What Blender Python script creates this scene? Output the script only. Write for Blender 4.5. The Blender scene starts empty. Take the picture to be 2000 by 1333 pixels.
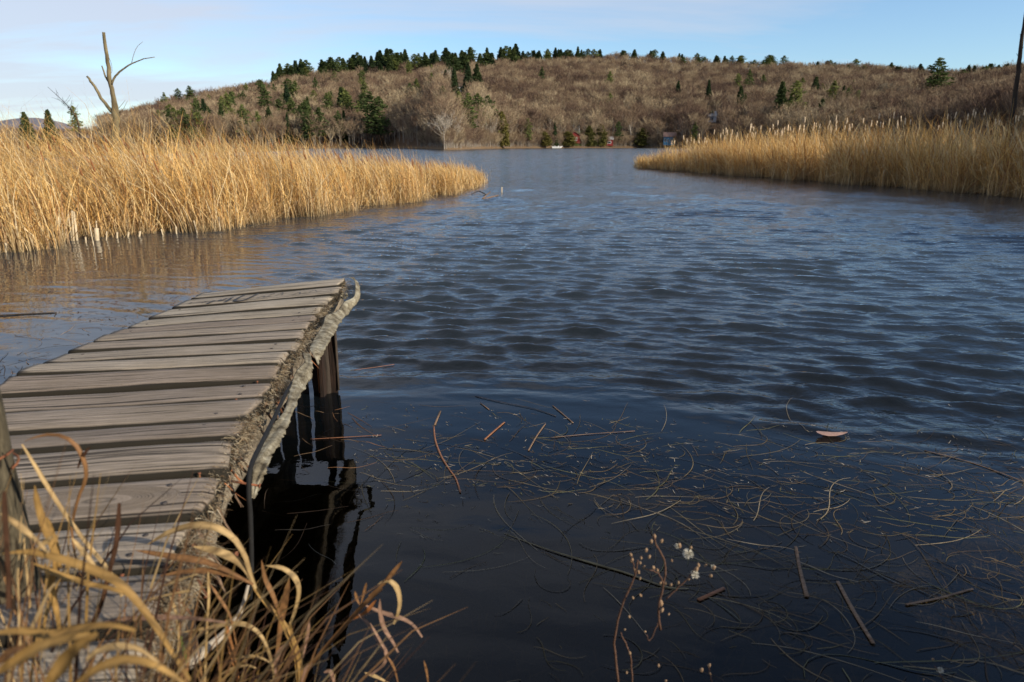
import bpy, math, random
import numpy as np
from mathutils import Vector, Matrix
from math import radians as R

rng = np.random.default_rng(7)
random.seed(7)
S = bpy.context.scene
COL = S.collection

# ------------------------------------------------------------------ camera
EYE = 1.5
PITCH = R(16)
F = 1333.0
cam = bpy.data.cameras.new('camera')
cam.sensor_width = 36
cam.lens = 24
cam.clip_start = 0.05
cam.clip_end = 12000
cam.dof.use_dof = True
cam.dof.focus_distance = 4.2
cam.dof.aperture_fstop = 4.8
co = bpy.data.objects.new('camera', cam)
co.location = (0, 0, EYE)
co.rotation_euler = (math.pi / 2 - PITCH, 0, 0)
COL.objects.link(co)
S.camera = co

# ------------------------------------------------------------------ light
SUN_AZ, SUN_EL = R(120), R(23)
wd = bpy.data.worlds.new('World')
S.world = wd
wd.use_nodes = True
nt = wd.node_tree
nt.nodes.clear()
def wn(t, **k):
    n = nt.nodes.new(t)
    for a, b in k.items():
        setattr(n, a, b)
    return n
sky = wn('ShaderNodeTexSky', sky_type='NISHITA', sun_disc=False)
sky.sun_elevation = SUN_EL
sky.sun_rotation = SUN_AZ
sky.air_density = 1.0
sky.dust_density = 0.3
sky.ozone_density = 3.0
tc = wn('ShaderNodeTexCoord')
sep = wn('ShaderNodeSeparateXYZ')
nt.links.new(tc.outputs['Generated'], sep.inputs[0])
zz = wn('ShaderNodeMath', operation='MAXIMUM'); zz.inputs[1].default_value = 0.0
nt.links.new(sep.outputs[2], zz.inputs[0])
za = wn('ShaderNodeMath', operation='ADD'); za.inputs[1].default_value = 0.14
nt.links.new(zz.outputs[0], za.inputs[0])
dv = [wn('ShaderNodeMath', operation='DIVIDE') for _ in range(2)]
cb = wn('ShaderNodeCombineXYZ')
for i in range(2):
    nt.links.new(sep.outputs[i], dv[i].inputs[0]); nt.links.new(za.outputs[0], dv[i].inputs[1])
    nt.links.new(dv[i].outputs[0], cb.inputs[i])
mp = wn('ShaderNodeMapping'); mp.inputs['Location'].default_value = (3.1, 0.7, 0); mp.inputs['Rotation'].default_value = (0, 0, R(-24))
mp.inputs['Scale'].default_value = (0.42, 1.15, 1)
nt.links.new(cb.outputs[0], mp.inputs[0])
cl = wn('ShaderNodeTexNoise'); cl.inputs['Scale'].default_value = 1.0; cl.inputs['Detail'].default_value = 9; cl.inputs['Roughness'].default_value = 0.56; cl.inputs['Distortion'].default_value = 0.35
nt.links.new(mp.outputs[0], cl.inputs['Vector'])
# thin cirrus is thicker towards the west (left) part of the sky
wx = wn('ShaderNodeMath', operation='MULTIPLY_ADD'); wx.inputs[1].default_value = -0.20; wx.inputs[2].default_value = 0.0
nt.links.new(sep.outputs[0], wx.inputs[0])
ad = wn('ShaderNodeMath', operation='ADD')
nt.links.new(cl.outputs[0], ad.inputs[0]); nt.links.new(wx.outputs[0], ad.inputs[1])
rmp = wn('ShaderNodeMapRange'); rmp.inputs[1].default_value = 0.40; rmp.inputs[2].default_value = 0.64; rmp.inputs[3].default_value = 0.08; rmp.inputs[4].default_value = 0.8
nt.links.new(ad.outputs[0], rmp.inputs[0])
mx = wn('ShaderNodeMixRGB'); mx.inputs[2].default_value = (4.0, 4.2, 4.8, 1)
tint = wn('ShaderNodeMixRGB', blend_type='MULTIPLY'); tint.inputs[0].default_value = 1; tint.inputs[2].default_value = (0.86, 0.98, 1.07, 1)
nt.links.new(sky.outputs[0], tint.inputs[1])
nt.links.new(rmp.outputs[0], mx.inputs[0]); nt.links.new(tint.outputs[0], mx.inputs[1])
bg = wn('ShaderNodeBackground'); bg.inputs[1].default_value = 0.114
ow = wn('ShaderNodeOutputWorld')
nt.links.new(mx.outputs[0], bg.inputs[0]); nt.links.new(bg.outputs[0], ow.inputs[0])

sun = bpy.data.lights.new('sun', 'SUN')
sun.energy = 4.8
sun.angle = R(0.5)
sun.color = (1.0, 0.88, 0.71)
so = bpy.data.objects.new('sun', sun)
sd = Vector((math.sin(SUN_AZ) * math.cos(SUN_EL), math.cos(SUN_AZ) * math.cos(SUN_EL), math.sin(SUN_EL)))
so.rotation_euler = sd.to_track_quat('Z', 'Y').to_euler()
so.location = (30, -10, 40)
COL.objects.link(so)

vs = S.view_settings
vs.view_transform = 'Standard'
vs.look = 'None'
vs.exposure = 0.55
vs.gamma = 1.0
vs.use_curve_mapping = False
S.render.engine = 'CYCLES'
S.cycles.max_bounces = 8
S.cycles.transparent_max_bounces = 12
S.cycles.diffuse_bounces = 3
S.cycles.glossy_bounces = 3

# ------------------------------------------------------------------ helpers
CP, SP = math.cos(PITCH), math.sin(PITCH)
def ray(u, v):
    """bearing of a point of the view (measured on the 2000 px wide photograph)"""
    dx = (u - 1000) / F; dy = (666.5 - v) / F
    return np.array([dx, CP + dy * SP, -SP + dy * CP])
def at(u, v, y):
    d = ray(u, v); t = y / d[1]
    return np.array([0, 0, EYE]) + d * t
def onz(u, v, z=0.0):
    d = ray(u, v); t = (EYE - z) / -d[2]
    return np.array([0, 0, EYE]) + d * t

def setp(o, label=None, cat=None, group=None, kind=None):
    if label: o['label'] = label
    if cat: o['category'] = cat
    if group: o['group'] = group
    if kind: o['kind'] = kind
    return o

def mesh_np(name, V, Fq, mat, cols=None, smooth=True, uv=None):
    """V (n,3), Fq list of arrays (m,3) or (m,4)"""
    me = bpy.data.meshes.new(name)
    V = np.asarray(V, dtype=np.float32)
    if not isinstance(Fq, (list, tuple)): Fq = [Fq]
    Fq = [np.asarray(f, dtype=np.int32) for f in Fq if len(f)]
    nl = sum(f.size for f in Fq); nf = sum(len(f) for f in Fq)
    me.vertices.add(len(V)); me.vertices.foreach_set('co', V.ravel())
    me.loops.add(nl); me.loops.foreach_set('vertex_index', np.concatenate([f.ravel() for f in Fq]))
    me.polygons.add(nf)
    tot = np.concatenate([np.full(len(f), f.shape[1], dtype=np.int32) for f in Fq])
    st = np.concatenate([[0], np.cumsum(tot)[:-1]]).astype(np.int32)
    me.polygons.foreach_set('loop_start', st)
    me.polygons.foreach_set('loop_total', tot)
    me.polygons.foreach_set('use_smooth', np.full(nf, smooth, dtype=bool))
    if cols is not None:
        a = me.color_attributes.new('Col', 'FLOAT_COLOR', 'POINT')
        c = np.ones((len(V), 4), dtype=np.float32); c[:, :3] = cols
        a.data.foreach_set('color', c.ravel())
    me.update(calc_edges=True)
    if mat: me.materials.append(mat)
    return me

def link(name, me, parent=None, loc=None):
    o = bpy.data.objects.new(name, me); COL.objects.link(o)
    if parent is not None: o.parent = parent
    if loc is not None: o.location = loc
    return o
def empty(name, loc=(0, 0, 0)):
    o = bpy.data.objects.new(name, None); COL.objects.link(o); o.location = loc
    o.empty_display_size = 0.2
    return o

class MB:
    def __init__(s): s.v = []; s.f4 = []; s.f3 = []; s.n = 0; s.c = []
    def add(s, V, f4=(), f3=(), col=(1, 1, 1)):
        V = np.asarray(V, float).reshape(-1, 3)
        if len(f4): s.f4.append(np.asarray(f4) + s.n)
        if len(f3): s.f3.append(np.asarray(f3) + s.n)
        s.v.append(V); s.c.append(np.tile(np.asarray(col, float), (len(V), 1))); s.n += len(V)
    def tube(s, pts, rad, n=7, col=(1, 1, 1), cap=True, flat=1.0):
        P = np.asarray(pts, float); k = len(P)
        rad = np.broadcast_to(np.asarray(rad, float), (k,))
        T = np.gradient(P, axis=0); T /= np.linalg.norm(T, axis=1)[:, None] + 1e-9
        ref = np.array([0, 0, 1.0]) if abs(T[0][2]) < 0.9 else np.array([1.0, 0, 0])
        A = np.cross(T, ref); A /= np.linalg.norm(A, axis=1)[:, None] + 1e-9
        B = np.cross(T, A)
        th = np.linspace(0, 2 * np.pi, n, endpoint=False)
        V = P[:, None, :] + rad[:, None, None] * (np.cos(th)[None, :, None] * A[:, None, :] + flat * np.sin(th)[None, :, None] * B[:, None, :])
        i = np.arange(k - 1)[:, None] * n; j = np.arange(n)[None, :]; j2 = (j + 1) % n
        f = np.stack([i + j, i + j2, i + n + j2, i + n + j], -1).reshape(-1, 4)
        V = V.reshape(-1, 3); f3 = []
        if cap:
            V = np.vstack([V, P[0], P[-1]]); a = k * n; b = a + 1
            jj = np.arange(n)
            f3 = np.vstack([np.stack([np.full(n, a), (jj + 1) % n, jj], -1), np.stack([np.full(n, b), (k - 1) * n + jj, (k - 1) * n + (jj + 1) % n], -1)])
        s.add(V, f, f3, col)
    def box(s, c, d, col=(1, 1, 1), rz=0.0):
        c = np.asarray(c, float); d = np.asarray(d, float) / 2
        q = np.array([[x, y, z] for z in (-1, 1) for y in (-1, 1) for x in (-1, 1)], float) * d
        ca, sa = math.cos(rz), math.sin(rz)
        q = np.stack([q[:, 0] * ca - q[:, 1] * sa, q[:, 0] * sa + q[:, 1] * ca, q[:, 2]], -1) + c
        s.add(q, [[0, 2, 3, 1], [4, 5, 7, 6], [0, 1, 5, 4], [2, 6, 7, 3], [0, 4, 6, 2], [1, 3, 7, 5]], (), col)
    def build(s, name, mat, smooth=True, cols=False):
        fs = []
        if s.f4: fs.append(np.vstack(s.f4))
        if s.f3: fs.append(np.vstack(s.f3))
        return mesh_np(name, np.vstack(s.v), fs, mat, np.vstack(s.c) if cols else None, smooth)

def smooth_path(pts, n):
    """Catmull-Rom through pts"""
    P = np.asarray(pts, float)
    P = np.vstack([2 * P[0] - P[1], P, 2 * P[-1] - P[-2]])
    m = len(P) - 3
    t = np.linspace(0, m - 1e-6, n); i = t.astype(int); f = (t - i)[:, None]
    p0, p1, p2, p3 = P[i], P[i + 1], P[i + 2], P[i + 3]
    return 0.5 * (2 * p1 + (p2 - p0) * f + (2 * p0 - 5 * p1 + 4 * p2 - p3) * f ** 2 + (3 * p1 - p0 - 3 * p2 + p3) * f ** 3)

def ribbons(name, P, Wd, side, cols, mat):
    """N ribbons at once: P (N,K,3), Wd (N,K), side (N,3) or (N,K,3), cols (N,3) or (N,K,3)"""
    N, K, _ = P.shape
    if side.ndim == 2: side = side[:, None, :]
    V = np.stack([P - side * Wd[..., None] / 2, P + side * Wd[..., None] / 2], 2).reshape(-1, 3)
    if cols.ndim == 2: cols = np.repeat(cols[:, None, :], K, 1)
    C = np.repeat(cols[:, :, None, :], 2, 2).reshape(-1, 3)
    b = (np.arange(N)[:, None] * K + np.arange(K - 1)[None, :]) * 2
    f = np.stack([b, b + 1, b + 3, b + 2], -1).reshape(-1, 4)
    return mesh_np(name, V, f, mat, C, True)

def vnoise(x, y, seed=0, oct=4):
    """cheap smooth noise from rotated sines, about -1..1"""
    r = np.random.default_rng(seed); z = np.zeros_like(np.asarray(x, float)); a = 1.0; fr = 1.0; s = 0
    for o in range(oct):
        for k in range(3):
            th = r.uniform(0, 6.28); ph = r.uniform(0, 6.28)
            z = z + a * np.sin(fr * (x * math.cos(th) + y * math.sin(th)) + ph + 1.3 * np.sin(0.7 * fr * (y * math.cos(th) - x * math.sin(th)) + ph * 2)) / 3
        s += a; a *= 0.5; fr *= 2.03
    return z / s

# ------------------------------------------------------------------ materials
def new_mat(name):
    m = bpy.data.materials.new(name); m.use_nodes = True
    n = m.node_tree; n.nodes.clear()
    return m, n
def N(n, t, ins=None, **k):
    x = n.nodes.new(t)
    for a, b in k.items(): setattr(x, a, b)
    for a, b in (ins or {}).items():
        if isinstance(b, bpy.types.NodeSocket): n.links.new(b, x.inputs[a])
        else: x.inputs[a].default_value = b
    return x
def ramp(n, fac, stops):
    r = n.nodes.new('ShaderNodeValToRGB'); n.links.new(fac, r.inputs[0])
    e = r.color_ramp.elements
    while len(e) < len(stops): e.new(0.5)
    for q, (p, c) in zip(e, stops):
        q.position = p; q.color = (*c, 1) if len(c) == 3 else c
    return r.outputs[0]
def mapping(n, vec, scale=(1, 1, 1), loc=(0, 0, 0), rot=(0, 0, 0)):
    return N(n, 'ShaderNodeMapping', {'Vector': vec, 'Scale': scale, 'Location': loc, 'Rotation': rot}).outputs[0]
def noise(n, vec, scale, detail=4, rough=0.55, dist=0.0):
    return N(n, 'ShaderNodeTexNoise', {'Vector': vec, 'Scale': scale, 'Detail': detail, 'Roughness': rough, 'Distortion': dist}).outputs[0]
def math_(n, op, a, b=0.0, c=0.0, clamp=False):
    x = n.nodes.new('ShaderNodeMath'); x.operation = op; x.use_clamp = clamp
    for i, q in enumerate((a, b, c)):
        if isinstance(q, bpy.types.NodeSocket): n.links.new(q, x.inputs[i])
        else: x.inputs[i].default_value = q
    return x.outputs[0]
def mixc(n, fac, a, b, mode='MIX'):
    x = n.nodes.new('ShaderNodeMixRGB'); x.blend_type = mode
    for i, q in enumerate((fac, a, b)):
        if isinstance(q, bpy.types.NodeSocket): n.links.new(q, x.inputs[i])
        elif i == 0: x.inputs[0].default_value = q
        else: x.inputs[i].default_value = (*q, 1)
    return x.outputs[0]
def principled(n, col, rough=0.8, bump=None, bstr=0.3, bdist=0.01, spec=0.3, normal=None):
    p = n.nodes.new('ShaderNodeBsdfPrincipled')
    if isinstance(col, bpy.types.NodeSocket): n.links.new(col, p.inputs['Base Color'])
    else: p.inputs['Base Color'].default_value = (*col, 1)
    if isinstance(rough, bpy.types.NodeSocket): n.links.new(rough, p.inputs['Roughness'])
    else: p.inputs['Roughness'].default_value = rough
    p.inputs['Specular IOR Level'].default_value = spec
    if bump is not None:
        b = N(n, 'ShaderNodeBump', {'Height': bump, 'Strength': bstr, 'Distance': bdist})
        n.links.new(b.outputs[0], p.inputs['Normal'])
    return p
def out(n, sh):
    o = n.nodes.new('ShaderNodeOutputMaterial'); n.links.new(sh, o.inputs[0])

def simple(name, c1, c2, scale=8, rough=0.85, bstr=0.3, bdist=0.01, stretch=(1, 1, 1), spec=0.25):
    m, n = new_mat(name)
    t = N(n, 'ShaderNodeTexCoord').outputs['Object']
    v = mapping(n, t, stretch)
    f = noise(n, v, scale, 5, 0.6)
    c = ramp(n, f, [(0.32, c1), (0.68, c2)])
    p = principled(n, c, rough, f, bstr, bdist, spec)
    out(n, p.outputs[0]); return m

def leaf_mat(name, trans=0.3, rough=0.6, gain=1.0, streak=True):
    m, n = new_mat(name)
    c = N(n, 'ShaderNodeVertexColor', layer_name='Col').outputs[0]
    g = N(n, 'ShaderNodeNewGeometry')
    f = noise(n, g.outputs['Position'], 23, 3)
    c2 = mixc(n, 1.0, c, ramp(n, f, [(0.3, (0.72 * gain, 0.68 * gain, 0.62 * gain)), (0.7, (1.12 * gain, 1.1 * gain, 1.06 * gain))]), 'MULTIPLY')
    p = principled(n, c2, rough, spec=0.2)
    tr = N(n, 'ShaderNodeBsdfTranslucent', {'Color': c2})
    mxs = N(n, 'ShaderNodeMixShader', {0: trans, 1: p.outputs[0], 2: tr.outputs[0]})
    out(n, mxs.outputs[0]); return m

M = {}
M['reed'] = leaf_mat('dry_reed')
M['grass'] = leaf_mat('dry_grass_blade', 0.25)
M['fluff'] = simple('seed_fluff', (0.56, 0.41, 0.25), (0.76, 0.62, 0.44), 60, 0.95, 0.6, 0.01)
M['spike'] = simple('cattail_spike', (0.14, 0.055, 0.02), (0.26, 0.11, 0.045), 80, 0.95, 0.5, 0.004)
M['bark'] = simple('grey_bark', (0.085, 0.068, 0.038), (0.22, 0.18, 0.10), 9, 0.95, 0.8, 0.03, (1, 1, 0.3))
M['darkbark'] = simple('dark_bark', (0.02, 0.016, 0.013), (0.055, 0.042, 0.032), 12, 0.95, 0.8, 0.03, (1, 1, 0.3))
M['birch'] = simple('pale_bark', (0.24, 0.205, 0.16), (0.40, 0.35, 0.28), 2, 0.9, 0.2, 0.02)
M['rubber'] = simple('black_rubber', (0.006, 0.006, 0.006), (0.012, 0.012, 0.012), 30, 0.8, 0.1, 0.002)
M['rust'] = simple('rusty_steel', (0.10, 0.035, 0.018), (0.22, 0.085, 0.04), 120, 0.85, 0.5, 0.002)
M['nailhead'] = simple('dark_nail_head', (0.03, 0.026, 0.025), (0.07, 0.06, 0.055), 60)
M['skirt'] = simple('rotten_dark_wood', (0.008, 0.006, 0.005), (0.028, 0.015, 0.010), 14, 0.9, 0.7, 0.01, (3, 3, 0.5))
M['rot'] = simple('rotten_red_wood', (0.12, 0.045, 0.02), (0.42, 0.17, 0.07), 30, 0.9, 0.7, 0.006, (3, 3, 0.4))
M['mud'] = simple('marsh_mud', (0.035, 0.025, 0.015), (0.07, 0.05, 0.03), 3, 0.9, 0.6, 0.05)
M['red'] = simple('red_wall', (0.15, 0.02, 0.018), (0.2, 0.03, 0.025), 1)
M['white'] = simple('white_paint', (0.66, 0.66, 0.64), (0.76, 0.75, 0.72), 1)
M['greyroof'] = simple('grey_roof', (0.22, 0.21, 0.2), (0.3, 0.29, 0.28), 1)
M['brownroof'] = simple('brown_roof', (0.17, 0.10, 0.08), (0.22, 0.14, 0.11), 1)
M['blue'] = simple('blue_wall', (0.06, 0.20, 0.32), (0.08, 0.25, 0.38), 1)
M['tan'] = simple('tan_wall', (0.30, 0.22, 0.16), (0.38, 0.28, 0.2), 1)
M['greywall'] = simple('grey_wall', (0.28, 0.29, 0.31), (0.36, 0.37, 0.40), 1)
M['pane'] = simple('dark_pane', (0.015, 0.02, 0.025), (0.03, 0.035, 0.04), 1, 0.15)
M['ink'] = simple('black_paint', (0.02, 0.02, 0.022), (0.05, 0.05, 0.05), 60, 0.7)
M['lawn'] = simple('green_lawn', (0.05, 0.085, 0.02), (0.08, 0.12, 0.03), 0.5)
M['reedpiece'] = simple('floating_reed', (0.09, 0.055, 0.036), (0.21, 0.14, 0.09), 30, 0.8, 0.4, 0.003, (0.2, 4, 4))
M['reedred'] = simple('red_floating_reed', (0.12, 0.05, 0.026), (0.26, 0.12, 0.06), 30, 0.7, 0.4, 0.003, (0.2, 4, 4))

# weathered deck wood: local x runs along the plank
def wood_mat(name, base=(0.32, 0.268, 0.205), knot=None, mold_shade=1.0):
    m, n = new_mat(name)
    t = N(n, 'ShaderNodeTexCoord').outputs['Object']
    oi = N(n, 'ShaderNodeObjectInfo').outputs['Random']
    off = N(n, 'ShaderNodeCombineXYZ', {0: math_(n, 'MULTIPLY', oi, 37.0), 1: math_(n, 'MULTIPLY', oi, 11.0), 2: math_(n, 'MULTIPLY', oi, 5.0)}).outputs[0]
    v = N(n, 'ShaderNodeVectorMath', {0: t, 1: off}, operation='ADD').outputs[0]
    warp = noise(n, mapping(n, v, (2.2, 6, 2)), 1.0, 2)
    sx = N(n, 'ShaderNodeSeparateXYZ', {0: v})
    yy = math_(n, 'ADD', sx.outputs[1], math_(n, 'MULTIPLY', warp, 0.05))
    if knot:
        kx, ky = knot
        s2 = N(n, 'ShaderNodeSeparateXYZ', {0: t})
        dx = math_(n, 'MULTIPLY', math_(n, 'SUBTRACT', s2.outputs[0], kx), 0.36)
        dy = math_(n, 'SUBTRACT', s2.outputs[1], ky)
        rr = math_(n, 'SQRT', math_(n, 'ADD', math_(n, 'MULTIPLY', dx, dx), math_(n, 'MULTIPLY', dy, dy)))
        rr = math_(n, 'ADD', rr, math_(n, 'MULTIPLY', warp, 0.012))
        k = N(n, 'ShaderNodeMapRange', {0: rr, 1: 0.03, 2: 0.065, 3: 1.0, 4: 0.0}).outputs[0]
        yy = math_(n, 'ADD', math_(n, 'MULTIPLY', yy, math_(n, 'SUBTRACT', 1.0, k)), math_(n, 'MULTIPLY', rr, k))
        vx = math_(n, 'MULTIPLY', sx.outputs[0], math_(n, 'SUBTRACT', 1.0, k))
    else:
        vx = sx.outputs[0]
    gv = N(n, 'ShaderNodeCombineXYZ', {0: vx, 1: yy, 2: sx.outputs[2]}).outputs[0]
    grain = noise(n, mapping(n, gv, (3.2, 125, 30)), 1.0, 5, 0.65)
    fine = noise(n, mapping(n, gv, (16.0, 420, 90)), 1.0, 3, 0.6)
    crack = noise(n, mapping(n, gv, (1.3, 62, 10)), 1.0, 2, 0.5)
    blot = noise(n, v, 5.5, 5, 0.6)
    b = base
    c = ramp(n, grain, [(0.30, tuple(q * 0.30 for q in b)), (0.45, tuple(q * 0.80 for q in b)), (0.60, tuple(q * 1.05 for q in b)), (0.78, tuple(q * 1.6 for q in b))])
    c = mixc(n, 0.5, c, ramp(n, fine, [(0.3, (0.35, 0.34, 0.33)), (0.7, (1.35, 1.34, 1.32))]), 'MULTIPLY')
    ck = ramp(n, crack, [(0.36, (0.08, 0.07, 0.06)), (0.42, (1, 1, 1))])
    c = mixc(n, 0.85, c, ck, 'MULTIPLY')
    c = mixc(n, 0.55, c, ramp(n, blot, [(0.3, (0.72, 0.70, 0.62)), (0.55, (1, 1, 1)), (0.75, (1.22, 1.24, 1.28))]), 'MULTIPLY')
    tone = N(n, 'ShaderNodeMapRange', {0: oi, 3: 0.72, 4: 1.22}).outputs[0]
    tn = N(n, 'ShaderNodeCombineXYZ', {0: tone, 1: tone, 2: math_(n, 'POWER', tone, 1.0), 0: math_(n, 'POWER', tone, 0.85)}).outputs[0]
    c = mixc(n, 1.0, c, tn, 'MULTIPLY')
    # algae and rot, plus gap shade painted dark, on the worn edges and undersides of each plank (attribute painted on the mesh)
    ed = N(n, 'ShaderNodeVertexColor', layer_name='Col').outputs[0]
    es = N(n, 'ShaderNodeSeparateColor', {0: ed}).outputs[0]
    es = math_(n, 'MULTIPLY', es, mold_shade)
    dirt_shade = math_(n, 'ADD', es, math_(n, 'MULTIPLY', math_(n, 'SUBTRACT', blot, 0.5), 0.9), clamp=True)
    dirt_shade = N(n, 'ShaderNodeMapRange', {0: dirt_shade, 1: 0.3, 2: 0.8}).outputs[0]
    c = mixc(n, dirt_shade, c, (0.017, 0.014, 0.009))
    h = math_(n, 'ADD', math_(n, 'MULTIPLY', grain, 1.0), math_(n, 'MULTIPLY', math_(n, 'LESS_THAN', crack, 0.37), -0.8))
    h = math_(n, 'ADD', h, math_(n, 'MULTIPLY', fine, 0.3))
    p = principled(n, c, 0.82, h, 0.75, 0.004, 0.2)
    out(n, p.outputs[0]); return m
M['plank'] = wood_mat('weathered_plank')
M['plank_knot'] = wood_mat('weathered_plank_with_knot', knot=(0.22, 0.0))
M['stringer'] = wood_mat('weathered_beam', (0.24, 0.20, 0.145), mold_shade=0.0)
M['post'] = wood_mat('mossy_post', (0.095, 0.08, 0.052), mold_shade=0.0)

def fabric_mat():
    m, n = new_mat('worn_canvas')
    t = N(n, 'ShaderNodeTexCoord').outputs['Object']
    f = noise(n, t, 22, 6, 0.7); g = noise(n, mapping(n, t, (60, 60, 260)), 1.0, 3)
    w = noise(n, t, 900, 2)
    c = ramp(n, f, [(0.34, (0.055, 0.045, 0.03)), (0.5, (0.18, 0.158, 0.115)), (0.70, (0.36, 0.34, 0.27))])
    c = mixc(n, 0.5, c, ramp(n, g, [(0.35, (0.6, 0.58, 0.5)), (0.65, (1.2, 1.2, 1.15))]), 'MULTIPLY')
    h = math_(n, 'ADD', g, math_(n, 'MULTIPLY', w, 0.4))
    p = principled(n, c, 0.95, h, 0.7, 0.004, 0.1)
    out(n, p.outputs[0]); return m
M['fabric'] = fabric_mat()

def water_mat():
    m, n = new_mat('lake_water')
    g = N(n, 'ShaderNodeNewGeometry').outputs['Position']
    sp = N(n, 'ShaderNodeSeparateXYZ', {0: g})
    dist = N(n, 'ShaderNodeVectorMath', {0: g}, operation='LENGTH').outputs['Value']
    calm = N(n, 'ShaderNodeVertexColor', layer_name='Col').outputs[0]
    calm = N(n, 'ShaderNodeSeparateColor', {0: calm}).outputs[0]
    a = noise(n, mapping(n, g, (7.5, 13, 1), rot=(0, 0, R(10))), 1.0, 3, 0.55, 0.4)
    b = noise(n, mapping(n, g, (0.9, 2.2, 1), rot=(0, 0, R(6))), 1.0, 5, 0.6, 0.3)
    gust = noise(n, mapping(n, g, (0.02, 0.06, 1)), 1.0, 3)
    far = N(n, 'ShaderNodeMapRange', {0: dist, 1: 10.0, 2: 32.0, 3: 0.0, 4: 1.0}).outputs[0]
    fa = math_(n, 'MULTIPLY', calm, N(n, 'ShaderNodeMapRange', {0: gust, 1: 0.35, 2: 0.65, 3: 0.75, 4: 1.2}).outputs[0])
    bp1 = N(n, 'ShaderNodeBump', {'Height': a, 'Distance': 0.035, 'Strength': math_(n, 'MULTIPLY', fa, 0.4)})
    # wavelets too small for the mesh far out: steep faces lean towards the near shore, as the wind drives them
    nz = N(n, 'ShaderNodeTexNoise', {'Vector': mapping(n, g, (1.1, 3.4, 1), rot=(0, 0, R(8))), 'Scale': 1.1, 'Detail': 5, 'Roughness': 0.6, 'Distortion': 0.2}).outputs[1]
    sc_ = N(n, 'ShaderNodeSeparateColor', {0: nz})
    k_ = math_(n, 'MULTIPLY', N(n, 'ShaderNodeMapRange', {0: dist, 1: 13.0, 2: 40.0, 3: 0.0, 4: 1.0}).outputs[0], fa)
    sx_ = math_(n, 'MULTIPLY', math_(n, 'MULTIPLY', math_(n, 'SUBTRACT', sc_.outputs[0], 0.5), 0.55), k_)
    sy_ = math_(n, 'MULTIPLY', math_(n, 'MULTIPLY', math_(n, 'ABSOLUTE', math_(n, 'SUBTRACT', sc_.outputs[1], 0.5)), -0.95), k_)
    pv = N(n, 'ShaderNodeCombineXYZ', {0: sx_, 1: sy_}).outputs[0]
    nn = N(n, 'ShaderNodeVectorMath', {0: bp1.outputs[0], 1: pv}, operation='ADD').outputs[0]
    bp = N(n, 'ShaderNodeVectorMath', {0: nn}, operation='NORMALIZE')
    rg = N(n, 'ShaderNodeMapRange', {0: dist, 1: 6.0, 2: 60.0, 3: 0.02, 4: 0.08}).outputs[0]
    fr = N(n, 'ShaderNodeFresnel', {'IOR': 1.333, 'Normal': bp.outputs[0]})
    gl = N(n, 'ShaderNodeBsdfGlossy', {'Color': (1, 1, 1, 1), 'Roughness': rg, 'Normal': bp.outputs[0]})
    tr = N(n, 'ShaderNodeBsdfTransparent', {'Color': (0.34, 0.30, 0.20, 1)})
    # silt hides the bed once the water is deeper than about a metre
    df = N(n, 'ShaderNodeBsdfDiffuse', {'Color': (0.024, 0.035, 0.045, 1)})
    tf = N(n, 'ShaderNodeMapRange', {0: dist, 1: 3.0, 2: 9.0, 3: 0.0, 4: 0.85}).outputs[0]
    bd = N(n, 'ShaderNodeMixShader', {0: tf, 1: tr.outputs[0], 2: df.outputs[0]})
    ms = N(n, 'ShaderNodeMixShader', {0: fr.outputs[0], 1: bd.outputs[0], 2: gl.outputs[0]})
    out(n, ms.outputs[0]); return m
M['water'] = water_mat()

def terrain_mat(hill):
    m, n = new_mat('hill_ground' if hill else 'bed_and_bank')
    g = N(n, 'ShaderNodeNewGeometry').outputs['Position']
    if hill:
        f = noise(n, g, 0.02, 6, 0.65)
        c = ramp(n, f, [(0.3, (0.045, 0.030, 0.019)), (0.55, (0.085, 0.050, 0.028)), (0.75, (0.115, 0.078, 0.042))])
        z = N(n, 'ShaderNodeSeparateXYZ', {0: g}).outputs[2]
        sh = N(n, 'ShaderNodeMapRange', {0: z, 1: 0.2, 2: 1.6, 3: 1.0, 4: 0.0}).outputs[0]
        c = mixc(n, math_(n, 'MULTIPLY', sh, 0.5), c, (0.20, 0.14, 0.08))
        p = principled(n, c, 0.95, f, 0.3, 2.0, 0.1)
    else:
        f = noise(n, g, 5.0, 6, 0.65); f2 = noise(n, g, 40, 4, 0.7)
        c = ramp(n, f, [(0.3, (0.018, 0.015, 0.009)), (0.5, (0.045, 0.037, 0.022)), (0.7, (0.085, 0.072, 0.042))])
        c = mixc(n, 0.6, c, ramp(n, f2, [(0.3, (0.5, 0.5, 0.5)), (0.7, (1.4, 1.35, 1.2))]), 'MULTIPLY')
        z = N(n, 'ShaderNodeSeparateXYZ', {0: g}).outputs[2]
        dp = N(n, 'ShaderNodeMapRange', {0: z, 1: -1.2, 2: -0.35, 3: 0.25, 4: 1.0}).outputs[0]
        p = principled(n, c, 0.95, f2, 0.5, 0.02, 0.1)
    out(n, p.outputs[0]); return m
M['hill'] = terrain_mat(True); M['bed'] = terrain_mat(False)

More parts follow.
